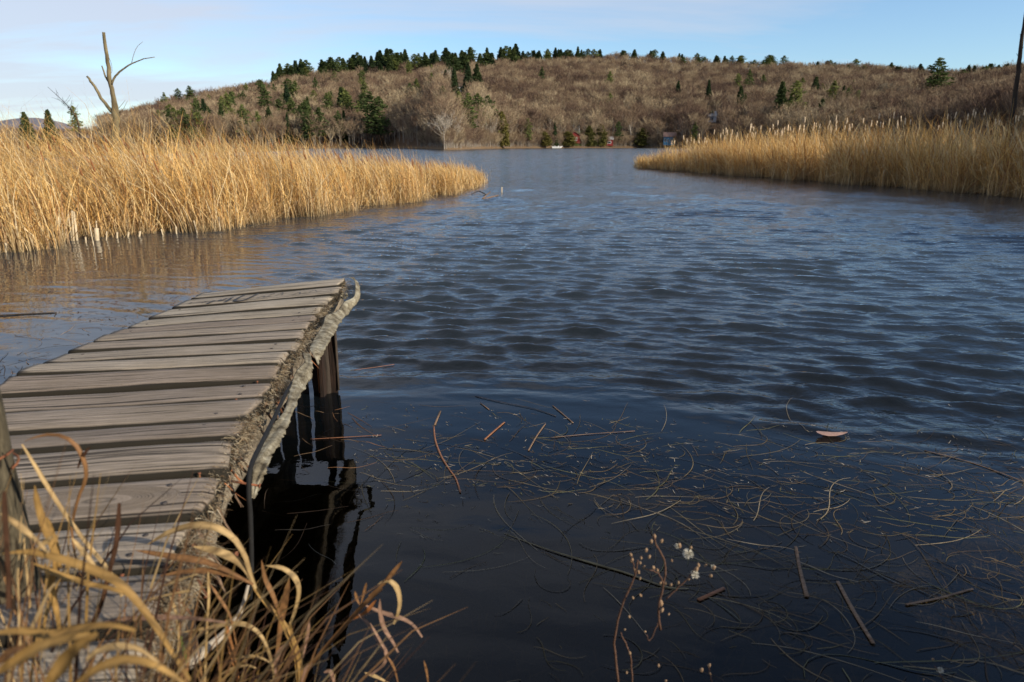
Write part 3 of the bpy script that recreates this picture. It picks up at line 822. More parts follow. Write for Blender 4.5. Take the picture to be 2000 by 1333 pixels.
# ------------------------------------------------------------------ houses on the far shore
def house(name, u, vb, wpx, hpx, rpx, wall, roof, label, gable='side', nwin=2, depth=6.0, rz=0.0, open_front=False):
    P, rr = hit_hill(u, vb)
    k = rr / F; w, h, rh = wpx * k, hpx * k, rpx * k
    root = empty(name, P - [0, 0, 0.3])
    root.rotation_euler = (0, 0, -math.atan2(P[0], P[1]) + rz)
    b = MB()
    if open_front:
        b.box((-w / 2 + 0.1, 0, h / 2), (0.2, depth, h)); b.box((w / 2 - 0.1, 0, h / 2), (0.2, depth, h)); b.box((0, depth / 2, h / 2), (w - 0.4, 0.2, h))
    else:
        b.box((0, 0, h / 2), (w, depth, h))
    if gable == 'front':
        b.add([(-w / 2, -depth / 2, h), (w / 2, -depth / 2, h), (0, -depth / 2, h + rh * 0.92)], (), [(0, 1, 2)])
    link('wall', b.build('wall', M[wall], smooth=False), root)
    r = MB(); e = 0.4; th = 0.18
    if gable == 'side':
        q = [(-w / 2 - e, -depth / 2 - e, h), (w / 2 + e, -depth / 2 - e, h), (w / 2 + e, 0, h + rh), (-w / 2 - e, 0, h + rh), (-w / 2 - e, depth / 2 + e, h), (w / 2 + e, depth / 2 + e, h)]
        q2 = [(x, y, z + th) for x, y, z in q]
        r.add(q + q2, [(0, 1, 2, 3), (3, 2, 5, 4), (6, 9, 8, 7), (9, 10, 11, 8), (0, 6, 7, 1), (4, 5, 11, 10), (0, 3, 9, 6), (3, 4, 10, 9), (1, 7, 8, 2), (2, 8, 11, 5)])
    else:
        q = [(-w / 2 - e, -depth / 2 - e, h - 0.1), (0, -depth / 2 - e, h + rh), (w / 2 + e, -depth / 2 - e, h - 0.1), (-w / 2 - e, depth / 2 + e, h - 0.1), (0, depth / 2 + e, h + rh), (w / 2 + e, depth / 2 + e, h - 0.1)]
        q2 = [(x, y, z + th) for x, y, z in q]
        r.add(q + q2, [(0, 1, 4, 3), (1, 2, 5, 4), (6, 9, 10, 7), (7, 10, 11, 8), (0, 6, 7, 1), (1, 7, 8, 2), (3, 4, 10, 9), (4, 5, 11, 10), (0, 3, 9, 6), (2, 8, 11, 5)])
    link('roof', r.build('roof', M[roof], smooth=False), root)
    for i_ in range(nwin):
        x = (i_ + 0.5) / nwin * w - w / 2; ww = w / nwin * 0.42
        f_ = MB(); f_.box((x, -depth / 2 - 0.03, h * 0.58), (ww + 0.3, 0.06, h * 0.42))
        fo = link('window', f_.build('window', M['white'], smooth=False), root)
        g_ = MB(); g_.box((x, -depth / 2 - 0.075, h * 0.58), (ww, 0.03, h * 0.34))
        link('pane', g_.build('pane', M['pane'], smooth=False), fo)
    setp(root, label, 'house'); return root
house('red_house', 1122, 280, 20, 14, 7, 'red', 'brownroof', 'red cottage behind the green lawn on the far shore', 'front', 1, 8)
house('red_boathouse', 1190, 285, 13, 11, 5, 'red', 'greyroof', 'small red boathouse with grey roof at the water', 'side', 1, 5)
house('blue_house', 1307, 284, 21, 14, 8, 'blue', 'brownroof', 'blue house with brown roof beside the tip of the right reeds', 'side', 4, 7)
house('white_house', 906, 181, 15, 6, 6, 'greywall', 'greyroof', 'pale house with gabled front high on the wooded hill', 'front', 1, 8)
house('hillside_garage', 889, 181, 16, 5, 4, 'tan', 'greyroof', 'long low grey roofed wing left of the pale hillside house', 'side', 2, 7)
house('brown_house', 1062, 272, 24, 8, 4, 'tan', 'brownroof', 'low brown house half hidden behind the round cedars', 'side', 3, 7)
house('low_cabin', 1278, 280, 18, 7, 4, 'tan', 'brownroof', 'low brown cabin just left of the blue house', 'side', 2, 6)
# grey lodge with two towers on the right slope
P, rr = hit_hill(1386, 240); k = rr / F
root = empty('grey_lodge', P); root.rotation_euler = (0, 0, -math.atan2(P[0], P[1]))
for nm, x, w, h in (('wall', 0, 22, 10), ('tower', -8, 5, 17), ('tower', 9, 4, 19)):
    b = MB(); b.box((x * k, -0.4 * abs(x) * k * 0.1, h * k / 2), (w * k, (3.0 if nm == 'wall' else 4.0), h * k)); link(nm, b.build(nm, M['greywall'], smooth=False), root)
b = MB(); b.add([(-12 * k, -2.5, 10 * k), (12 * k, -2.5, 10 * k), (12 * k, 0, 15 * k), (-12 * k, 0, 15 * k), (12 * k, 2.5, 10 * k), (-12 * k, 2.5, 10 * k)], [(0, 1, 2, 3), (3, 2, 4, 5)]); link('roof', b.build('roof', M['greyroof'], smooth=False), root)
for x in (-5, 0, 4):
    b = MB(); b.box((x * k, -1.56, 5 * k), (2.2 * k, 0.1, 4 * k)); link('window', b.build('window', M['pane'], smooth=False), root)
setp(root, 'grey lodge with two towers among bare trees above the right reeds', 'house')
# wooden stairs above the red cottage
P, rr = hit_hill(1126, 262); k = rr / F
root = empty('hillside_stairs', P); root.rotation_euler = (0, 0, -math.atan2(P[0], P[1]))
for q in range(6):
    b = MB(); b.box((0, q * 0.8, (2 + q * 3.0) * k), (11 * k, 0.6, 0.25)); link('step', b.build('step', M['greywall'], smooth=False), root)
b = MB()
for x in (-5.5, 5.5): b.box((x * k, 2, 9 * k), (0.2, 0.2, 18 * k))
link('railing', b.build('railing', M['white'], smooth=False), root)
setp(root, 'pale wooden stairs climbing the slope above the red cottage', 'stairs')
# lawn and boat
P0, rr = hit_hill(1128, 286); k = rr / F; a_ = math.atan2(P0[0], P0[1])
mb = MB(); nx, ny = 16, 10; vv = []
for jy in range(ny):
    for ix in range(nx):
        uu = 1104 + 42 * ix / (nx - 1) + 3 * math.sin(jy); rr_ = float(np.interp(az_u(uu), az_u(SH[:, 0]), SH[:, 1])) + 3 + jy * 4.2
        aa = float(az_u(uu)); vv.append((rr_ * math.sin(aa), rr_ * math.cos(aa), float(hill_z(np.array([aa]), np.array([rr_]))[0]) + 0.35))
mb.add(vv, [(j_ * nx + i_, j_ * nx + i_ + 1, (j_ + 1) * nx + i_ + 1, (j_ + 1) * nx + i_) for j_ in range(ny - 1) for i_ in range(nx - 1)])
setp(link('lawn', mb.build('lawn', M['lawn'])), 'small green lawn in front of the red cottage', 'lawn', kind='structure')
P, rr = hit_hill(1087, 290)
ab = math.atan2(P[0], P[1]); P = np.array([(rr - 6) * math.sin(ab), (rr - 6) * math.cos(ab), 0.0])
root = empty('motor_boat', P)
mb = MB(); mb.add([(-2.6, -0.9, 0.9), (2.2, -0.9, 0.8), (3.6, 0, 1.0), (2.2, 0.9, 0.8), (-2.6, 0.9, 0.9), (-2.4, -0.6, -0.1), (2.0, -0.5, -0.1), (2.0, 0.5, -0.1), (-2.4, 0.6, -0.1)],
                  [(0, 1, 6, 5), (3, 4, 8, 7), (0, 5, 8, 4), (5, 6, 7, 8)], [(1, 2, 6), (2, 3, 7), (2, 7, 6)])
link('hull', mb.build('hull', M['white'], smooth=False), root)
mb = MB(); mb.box((-0.9, 0, 0.75), (0.5, 1.2, 0.9)); mb.box((1.0, 0, 0.8), (0.5, 1.2, 1.0)); link('seat', mb.build('seat', M['white'], smooth=False), root)
setp(root, 'tiny white boat at the water between the two round cedars', 'boat')

# ------------------------------------------------------------------ dead snag behind the left reeds
def branch(mb, pts, rad, y, n=9, sides=8, wob=0.0):
    P = np.array([at(u, v, y + (d[0] if d else 0)) for (u, v, *d) in pts])
    Q = smooth_path(P, n)
    if wob: Q = Q + rng.normal(0, wob, Q.shape)
    rr_ = np.interp(np.linspace(0, 1, n), np.linspace(0, 1, len(rad)), rad)
    mb.tube(Q, rr_, sides)
TY = 22.0
snag = empty('dead_snag', at(226, 320, TY) * [1, 1, 0])
def part(name, mb, parent, mat, **kw):
    me_ = mb.build(name, M[mat], **kw)
    o = link(name, me_, parent)
    o.location = -np.array(parent.location)
    return o
def partl(name, mb, parent, mat, **kw):
    """part whose mesh is in world coordinates"""
    me_ = mb.build(name, M[mat], **kw)
    o = link(name, me_, parent)
    o.matrix_parent_inverse = Matrix.Identity(4)
    pm = parent.matrix_basis.copy() if parent.parent is None else (parent.parent.matrix_basis @ parent.matrix_basis)
    o.matrix_basis = pm.inverted()
    return o
mb = MB(); branch(mb, [(225, 420), (224, 300), (227, 250), (226, 222), (222, 196), (217, 168), (213, 135), (207, 100), (201, 63)], [0.12, 0.115, 0.11, 0.115, 0.07, 0.063, 0.058, 0.05, 0.042], TY, 26, 10, 0.012)
partl('trunk', mb, snag, 'bark')
mb = MB(); branch(mb, [(224, 222), (206, 203), (190, 178), (180, 162), (171, 151)], [0.06, 0.045, 0.04, 0.03], TY, 12, 7, 0.012); partl('branch', mb, snag, 'bark')
mb = MB(); branch(mb, [(214, 163), (206, 150), (203, 140), (199, 129)], [0.03, 0.022, 0.018], TY, 7, 6); partl('branch', mb, snag, 'bark')
mb = MB(); branch(mb, [(218, 166), (224, 152), (234, 141), (248, 130), (266, 121), (285, 115), (303, 112)], [0.032, 0.026, 0.018, 0.01], TY, 16, 6, 0.006)
branch(mb, [(257, 125), (261, 108), (268, 92), (279, 82)], [0.009, 0.005], TY, 8, 5)
partl('branch', mb, snag, 'bark')
mb = MB(); branch(mb, [(213, 113), (218, 126), (219, 138), (217, 144)], [0.007, 0.005], TY, 8, 5); partl('twig', mb, snag, 'bark')
mb = MB(); branch(mb, [(232, 212), (238, 205), (245, 196)], [0.008, 0.004], TY, 5, 4); branch(mb, [(232, 222), (242, 212), (249, 197)], [0.008, 0.004], TY, 5, 4); partl('twig', mb, snag, 'bark')
setp(snag, 'tall dead snag with broken limbs rising out of the left reeds', 'tree')
# bare sapling left of it
sap = empty('bare_sapling', at(152, 320, 30.0) * [1, 1, 0])
mb = MB(); branch(mb, [(160, 300), (152, 236), (140, 216), (118, 193), (93, 170)], [0.05, 0.03, 0.02, 0.012, 0.006], 30, 14, 5); partl('stem', mb, sap, 'darkbark')
mb = MB()
for k in range(26):
    f0 = random.uniform(0.35, 0.9); u0 = np.interp(f0, [0.35, 0.9], [150, 108]); v0 = np.interp(f0, [0.35, 0.9], [232, 185])
    a0 = random.uniform(-2.8, -0.6); l = random.uniform(8, 22)
    branch(mb, [(u0, v0), (u0 + l * .5 * math.cos(a0) + 2, v0 + l * .5 * math.sin(a0)), (u0 + l * math.cos(a0), v0 + l * math.sin(a0))], [0.008, 0.004], 30, 4, 3)
partl('twigs', mb, sap, 'darkbark')
setp(sap, 'thin leaning bare sapling with fine twigs left of the dead snag', 'tree')
# dark pole tree at the right edge of the view
TR = 24.0
pole = empty('dead_pole_tree', at(1980, 300, TR) * [1, 1, 0])
mb = MB(); branch(mb, [(1972, 330), (1977, 240), (1982, 190), (1988, 140), (1992, 100), (1999, 55), (2006, 10), (2010, -40)], [0.08, 0.075, 0.07, 0.065, 0.06, 0.05, 0.04, 0.02], TR, 22, 8, 0.008); partl('trunk', mb, pole, 'darkbark')
mb = MB()
for v0, du in ((176, -9), (180, 8), (108, -6), (70, -5), (127, 7), (150, -7), (95, 6), (210, 7)):
    u0 = np.interp(v0, [55, 100, 140, 190, 240], [1999, 1992, 1988, 1982, 1977]); branch(mb, [(u0, v0), (u0 + du * .6, v0 + 1), (u0 + du, v0 - 3)], [0.014, 0.006], TR, 5, 4)
partl('branch', mb, pole, 'darkbark')
setp(pole, 'dark dead pole of a tree at the right edge above the reeds', 'tree')

# ------------------------------------------------------------------ reed beds
LE = np.array([(-16, 6.6), (-11, 8.2), (-7.3, 9.7), (-6.9, 10.2), (-6.6, 11.1), (-6.05, 11.6), (-5.5, 12.2), (-5.0, 12.9), (-4.3, 14.4), (-3.7, 16.5), (-2.7, 18.3), (-2.2, 20.0), (-1.25, 24.0), (-1.05, 28.0), (-1.15, 32.0)])
LH = np.array([1.7, 1.6, 1.55, 1.55, 1.58, 1.62, 1.66, 1.66, 1.66, 1.55, 1.42, 1.25, 0.92, 0.8, 0.6])
RE = np.array([(8.2, 50), (8.4, 47.0), (9.6, 43.0), (10.8, 37.1), (11.9, 32.5), (12.7, 28.9), (13.5, 26.4), (14.2, 24.2), (14.4, 21.7), (15.0, 20.0), (16.0, 17.0), (17.5, 13.5)])
RH = np.array([0.8, 1.15, 1.8, 2.2, 2.36, 2.4, 2.4, 2.4, 2.4, 2.42, 2.42, 2.42])
def along(E_, s, extra=None):
    seg = np.linalg.norm(np.diff(E_, axis=0), axis=1); c = np.concatenate([[0], np.cumsum(seg)])
    q = s * c[-1]
    x = np.interp(q, c, E_[:, 0]); y = np.interp(q, c, E_[:, 1])
    x2 = np.interp(q + 0.4, c, E_[:, 0]); y2 = np.interp(q + 0.4, c, E_[:, 1]); x1 = np.interp(q - 0.4, c, E_[:, 0]); y1 = np.interp(q - 0.4, c, E_[:, 1])
    t = np.stack([x2 - x1, y2 - y1], -1); t /= np.linalg.norm(t, axis=1)[:, None] + 1e-9
    e = np.interp(q, c, extra) if extra is not None else None
    return np.stack([x, y], -1), t, e
STRAW = np.array([(0.68, 0.46, 0.18), (0.60, 0.36, 0.11), (0.70, 0.54, 0.27), (0.42, 0.22, 0.07), (0.72, 0.60, 0.38), (0.26, 0.12, 0.045)])
def bed(n, E_, H_, side, depth, wind, bend, smin, power, seed, wmul=1.0, K=6, tdist=2.2, up=0.0, broken=0.16, leanf=0.0, jit=0.07):
    r = np.random.default_rng(seed)
    s = smin + (1 - smin) * r.random(n) ** power
    base, t, h = along(E_, s, H_)
    nrm = np.stack([-t[:, 1], t[:, 0]], -1) * side
    dep = depth * r.random(n) ** tdist
    wob = 0.35 * np.sin(s * 60) + 0.2 * np.sin(s * 143)
    # clump the plants a little
    base = base + nrm * (dep + np.clip(wob * np.exp(-dep), -0.3, 0.4))[:, None] + r.normal(0, 0.1, (n, 2))
    cn = vnoise(base[:, 0] * 3.3, base[:, 1] * 3.3, seed=77, oct=2); thin = (cn < -0.12) & (r.random(n) < 0.75)
    hh = np.minimum(h + up * dep, h.max() * 1.42) * r.uniform(0.62, 1.08, n) * (1 + 0.08 * np.sin(base[:, 0] * 1.7 + base[:, 1])) * np.where(thin, 0.45, 1.0)
    L = hh * r.uniform(1.0, 1.22, n)
    az0 = r.uniform(0, 6.28, n); lean0 = np.abs(r.normal(0, 0.2, n))
    w = np.array(wind) / np.linalg.norm(wind)
    bd = bend * r.uniform(0.35, 1.6, n)
    kk = r.random(n) < broken; kp = r.uniform(0.25, 0.85, n); kang = r.uniform(0.9, 2.2, n)
    kaz = np.where(r.random(n) < 0.6, math.atan2(w[1], w[0]) + r.normal(0, 0.6, n), r.uniform(0, 6.28, n))
    base = base + nrm * 0.42
    P = np.zeros((n, K, 3)); P[:, 0, :2] = base; P[:, 0, 2] = -0.08; jx = r.normal(0, jit, (2, n))
    for i_ in range(1, K):
        f_ = (i_ - 0.5) / (K - 1)
        jx = jx + r.normal(0, jit, (2, n)); hx = np.cos(az0) * lean0 + w[0] * (bd * f_ ** 2.3 + leanf) + jx[0] * f_ * 2; hy = np.sin(az0) * lean0 + w[1] * (bd * f_ ** 2.3 + leanf) + jx[1] * f_ * 2
        ang = np.hypot(hx, hy); a_h = np.arctan2(hy, hx)
        brk = kk & (f_ > kp)
        ang = np.where(brk, kang, ang); a_h = np.where(brk, kaz, a_h)
        ang = np.minimum(ang, 2.3)
        d = np.stack([np.sin(ang) * np.cos(a_h), np.sin(ang) * np.sin(a_h), np.cos(ang)], -1)
        P[:, i_] = P[:, i_ - 1] + d * (L / (K - 1))[:, None]
    P[:, 1:, 2] = np.maximum(P[:, 1:, 2], 0.02)
    prof = np.interp(np.linspace(0, 1, K), [0, 0.2, 0.6, 1], [0.9, 1.0, 0.85, 0.12])
    W_ = prof[None] * (r.uniform(0.006, 0.013, n) * wmul)[:, None]
    sa = r.uniform(0, 6.28, n); side_v = np.stack([np.cos(sa), np.sin(sa), np.zeros(n)], -1)
    ci_ = r.choice(len(STRAW), n, p=[0.27, 0.22, 0.18, 0.14, 0.11, 0.08]); c = STRAW[ci_] * r.uniform(0.75, 1.25, (n, 1))
    C = np.repeat(c[:, None, :], K, 1)
    low = np.clip(1 - np.linspace(0, 1, K) * 2.2, 0, 1)[None, :, None]
    pale = np.array([0.56, 0.46, 0.31]) * r.uniform(0.65, 1.1, (n, 1, 1))
    C = C * (1 - 0.75 * low) + pale * 0.75 * low
    C[:, 0] *= 0.45       # wet, dark foot of each stem
    return P, W_, side_v, C
def cat4(*a): return [np.concatenate(x) for x in zip(*a)]
WL = (-1.0, 0.25)
b1 = bed(36000, LE, LH * 1.06, 1, 11, WL, 2.0, 0.13, 1.15, 11, 1.0, up=0.15, broken=0.38, leanf=0.08, jit=0.19)
b2 = bed(6500, LE, LH, 1, 1.6, WL, 1.2, 0.13, 1.1, 12, 1.4, tdist=1.2, up=0.1)
b3 = bed(4200, LE, LH * 0.6, 1, 0.9, (1, -0.4), 0.5, 0.13, 1.0, 13, 1.1, tdist=1.0, broken=0.5)
b4 = bed(1300, LE, LH * 0.9, 1, 1.2, (1, -0.25), 0.15, 0.13, 1.0, 14, 1.3, tdist=1.0, broken=0.0, leanf=0.95)
o = link('reed_bed', ribbons('reed_bed', *cat4(b1, b2, b3, b4), M['reed']))
setp(o, 'dense golden dry reed bed on the left bank, blown to the left', 'reeds', kind='stuff')
b1 = bed(23000, RE, RH, 1, 7.5, (-0.8, 0.5), 0.32, 0.0, 1.0, 21, 2.0, up=0.03, broken=0.36, jit=0.13, K=8)
b2 = bed(7000, RE, RH * 0.85, 1, 1.8, (-0.6, -0.3), 0.4, 0.0, 1.0, 22, 2.0, tdist=1.3, broken=0.5, jit=0.2, K=8)
b3 = bed(700, RE, RH * 0.8, 1, 1.0, (-1, -0.3), 0.2, 0.1, 1.0, 23, 1.6, tdist=1.0, broken=0.0, leanf=0.8, K=8)
b4 = bed(900, RE[:4], RH[:4] * 1.0, 1, 3.0, (-1, 0.1), 0.9, 0.0, 1.0, 24, 1.5, tdist=1.3, broken=0.3, leanf=0.3, jit=0.2, K=8)
o = link('reed_bed', ribbons('reed_bed', *cat4(b1, b2, b3, b4), M['reed']))
setp(o, 'tall tan reed bed with pale seed heads on the right bank', 'reeds', kind='stuff')

# mud under the beds
for E_, sd_, dep in ((LE, 1, 13), (RE, 1.0, 14)):
    s = np.linspace(0, 1, 60); b_, t, _ = along(E_, s); nr = np.stack([-t[:, 1], t[:, 0]], -1) * sd_
    V = []
    for d_ in (0.25, 0.9, 3, dep): 
        q = b_ + nr * d_; z = {0.25: -0.05, 0.9: 0.03}.get(d_, 0.06)
        V.append(np.concatenate([q, np.full((60, 1), z)], 1))
    V = np.concatenate(V); i_ = np.arange(3)[:, None] * 60; j_ = np.arange(59)[None]
    o = link('mud', mesh_np('mud', V, np.stack([i_ + j_, i_ + j_ + 1, i_ + 60 + j_ + 1, i_ + 60 + j_], -1).reshape(-1, 4), M['mud']))
    setp(o, 'dark wet mud under the left reeds' if E_ is LE else 'dark wet mud under the right reeds', 'mud', kind='structure')

# individual seed heads
def head_mesh(L, r, sides, mat, fuzz):
    mb = MB(); z = np.linspace(0, L, 7); rad = r * np.array([0.55, 0.95, 1.05, 1.0, 0.92, 0.7, 0.25]) * rng.uniform(1 - fuzz, 1 + fuzz, 7)
    P = np.stack([rng.normal(0, r * 0.25 * fuzz, 7), rng.normal(0, r * 0.25 * fuzz, 7), z], -1); mb.tube(P, rad, sides)
    return mb.build('seed_head', M[mat])
def stalk_mesh(L): 
    mb = MB(); mb.tube([(0, 0, -0.1), (0.01, 0, L * 0.5), (0, 0, L)], [0.006, 0.005, 0.004], 4, col=(0.5, 0.36, 0.18)); return mb.build('stalk', M['reed'], cols=True)
ST = stalk_mesh(1.0)
HB = [head_mesh(0.17, 0.013, 7, 'spike', 0.15) for _ in range(3)]
HF = [head_mesh(0.30, 0.024, 7, 'fluff', 0.6) for _ in range(4)]
def cattail(x, y, h, heads, lean, label, group, sc=1.0):
    root = empty('cattail', (x, y, 0)); root.rotation_euler = (lean[1], lean[0], random.uniform(-0.3, 0.3))
    a_ = link('stalk', ST, root); a_.scale = (1, 1, h)
    b_ = link('seed_head', random.choice(heads), root, (0, 0, h * 0.99)); b_.scale = (sc, sc, sc * random.uniform(0.8, 1.2))
    setp(root, label, 'cattail', group)
def wh(s, W): return [w for lim, w in W if s < lim][0]
LW = [(0.26, 'at the left edge of the view'), (0.36, 'behind the cut pale stems'), (0.46, 'below the dead snag'), (0.56, 'right of the dead snag'), (0.66, 'in front of the pine stand'), (0.76, 'left of the bare shore trees'), (9, 'towards the tip of the bed')]
RW = [(0.2, 'at the tip of the bed'), (0.3, 'right of the blue house'), (0.42, 'below the grey lodge'), (0.54, 'below the big dark pair'), (0.66, 'right of the big dark pair'), (0.78, 'below the biggest dark pine'), (9, 'by the dead pole')]
rr1 = np.random.default_rng(5)
for k in range(150):
    s = rr1.uniform(0.16, 0.86); q, t, h = along(LE, np.array([s]), LH); d = rr1.uniform(0.2, 5.5)
    p = q[0] + np.array([-t[0, 1], t[0, 0]]) * d
    cattail(p[0], p[1], min(h[0] + 0.13 * d, 2.0) * rr1.uniform(0.6, 0.82), HB, (-rr1.uniform(0.1, 0.42), rr1.normal(0, 0.05)),
            'brown cattail ' + ('deep in' if d > 2.8 else 'at the front of') + ' the left reeds ' + wh(s, LW), 'brown cattails in the left reed bed ' + ('deep ' if d > 2.8 else 'front ') + wh(s, LW), 1.15)
for k in range(140):
    s = rr1.uniform(0.16, 0.92) ; q, t, h = along(RE, np.array([s]), RH); d = rr1.uniform(0.3, 4.0)
    p = q[0] + np.array([-t[0, 1], t[0, 0]]) * d
    hh = h[0] * rr1.uniform(0.86, 1.04)
    cattail(p[0], p[1], hh, HF, (rr1.normal(-0.03, 0.07), rr1.normal(0, 0.05)),
            'fluffy cattail ' + ('deep in' if d > 2.1 else 'at the front of') + ' the right reeds ' + wh(s, RW), 'fluffy cattails in the right reed bed ' + ('deep ' if d > 2.1 else 'front ') + wh(s, RW), 0.45 + 0.5 * min(1, p[1] / 42))

# cut pale stems standing in the water at the left
def stump(pts_px, rad, label, group=None):
    P = [onz(pts_px[0][0], pts_px[0][1], 0)]; y0 = P[0][1]
    for u, v in pts_px[1:]: P.append(at(u, v, y0))
    P = np.array(P); P0 = P[0] + (P[0] - P[1]) * 0.15
    mb = MB(); mb.tube(np.vstack([P0, P]), rad, 6, col=(0.62, 0.53, 0.38))
    o = link('cut_reed_stem', mb.build('cut_reed_stem', M['reed'], cols=True)); setp(o, label, 'reed stem', group)
stump([(116, 472), (112, 422)], 0.028, 'thick pale cut stem, leftmost of the tall bundle in the water')
stump([(124, 470), (118, 424)], 0.016, 'pale cut stem just right of the thick one in the tall bundle')
stump([(138, 470), (120, 414)], 0.014, 'slanted pale cut stem crossing the middle of the tall bundle')
stump([(141, 471), (133, 418)], 0.012, 'thin pale cut stem in the middle of the tall bundle')
stump([(144, 471), (141, 412)], 0.018, 'tallest pale cut stem of the bundle in the water')
stump([(151, 471), (144, 414)], 0.018, 'pale cut stem second from the right of the tall bundle')
stump([(159, 463), (147, 416)], 0.016, 'rightmost leaning pale cut stem of the tall bundle')
stump([(190, 470), (188, 446)], 0.036, 'short thick pale stump standing alone right of the bundle')
stump([(190, 468), (188, 432)], 0.010, 'thin splinter rising from the short thick stump')
stump([(183, 480), (174, 434)], 0.008, 'thin leaning stem just left of the short thick stump')
stump([(229, 466), (229, 454)], 0.016, 'tiny cut stub in the water right of the thick stump')
stump([(95, 482), (91, 460)], 0.018, 'short pale stub left of the tall bundle')
stump([(60, 482), (57, 455)], 0.014, 'pale stub near the left end of the reed edge')
stump([(36, 486), (30, 430)], 0.016, 'tall pale cut stem near the left edge of the view')
rst = random.Random(12)
for u0, vb0 in [(12, 494), (22, 488), (48, 486), (72, 484), (82, 480), (104, 479), (168, 474), (208, 470), (250, 464), (272, 463), (318, 459), (345, 458), (385, 455), (430, 451)]:
    hh_ = rst.uniform(9, 30); dx_s = rst.uniform(-7, 2)
    stump([(u0, vb0), (u0 + dx_s, vb0 - hh_)], rst.uniform(0.010, 0.018), 'pale broken stub at the water edge of the left reeds', 'pale broken stubs along the left reed edge')
# bits off the tip of the left reeds
def stick(name, pts, rad, mat, label, cat, z=0.01, sides=6, group=None, flat=1.0, cols=None):
    P = np.array([onz(u, v, z + (q[0] if q else 0)) for (u, v, *q) in pts]); n_ = max(6, len(pts) * 4)
    P = smooth_path(P, n_) if len(P) > 2 else P
    if name == 'floating_reed': rad = list(np.array(rad) * 0.75)
    P = np.array(P); rads = np.interp(np.linspace(0, 1, len(P)), np.linspace(0, 1, len(np.atleast_1d(rad))), np.atleast_1d(rad))
    mb = MB(); mb.tube(P, rads, sides, flat=flat, col=cols or (1, 1, 1)); o = link(name, mb.build(name, M[mat], cols=cols is not None)); setp(o, label, cat, group); return o
stick('floating_stick', [(942, 389), (958, 375, 0.12)], [0.02, 0.015], 'reedpiece', 'slanting pale stick poking up off the tip of the left reeds', 'stick')
stick('floating_stick', [(944, 389), (973, 382, 0.03)], [0.02, 0.02], 'reedpiece', 'flat pale stick floating off the tip of the left reeds', 'stick')
stick('floating_stick', [(921, 380), (935, 374, 0.08), (950, 381)], [0.015, 0.015], 'darkbark', 'dark bent stick floating beside the tip of the left reeds', 'stick')
stump([(980, 377), (980, 366)], 0.02, 'pale stub standing alone off the tip of the left reeds')

# ------------------------------------------------------------------ the dock
RP = np.array([(-1.013, 4.167, 0.718), (-1.013, 3.989, 0.696), (-1.009, 3.789, 0.690), (-1.019, 3.590, 0.670), (-0.997, 3.391, 0.673), (-0.964, 3.194, 0.683), (-0.927, 2.998, 0.695), (-0.898, 2.800, 0.703), (-0.869, 2.603, 0.714),
               (-0.851, 2.404, 0.721), (-0.806, 2.209, 0.729), (-0.772, 2.012, 0.741), (-0.760, 1.813, 0.753), (-0.718, 1.620, 0.780), (-0.671, 1.425, 0.781), (-0.625, 1.231, 0.782), (-0.585, 1.035, 0.789), (-0.525, 0.848, 0.829), (-0.49, 0.65, 0.835)])
LP = [(-1.908, 4.137, 0.625), (-1.910, 3.965, 0.621), (-1.904, 3.720, 0.625), (-1.906, 3.448, 0.629), (-1.874, 3.189, 0.651), (-1.843, 3.002, 0.670), (-1.806, 2.806, 0.687), (-1.781, 2.625, 0.701), (-1.749, 2.416, 0.721), (-1.737, 2.247, 0.731)]
for k in range(10, 19):
    LP.append(tuple(RP[k] + np.array([-0.885, -0.155 + 0.004 * (k - 10), -0.003])))
LP = np.array(LP)
dock = empty('dock', (-1.1, 0.9, 0))
PL = []
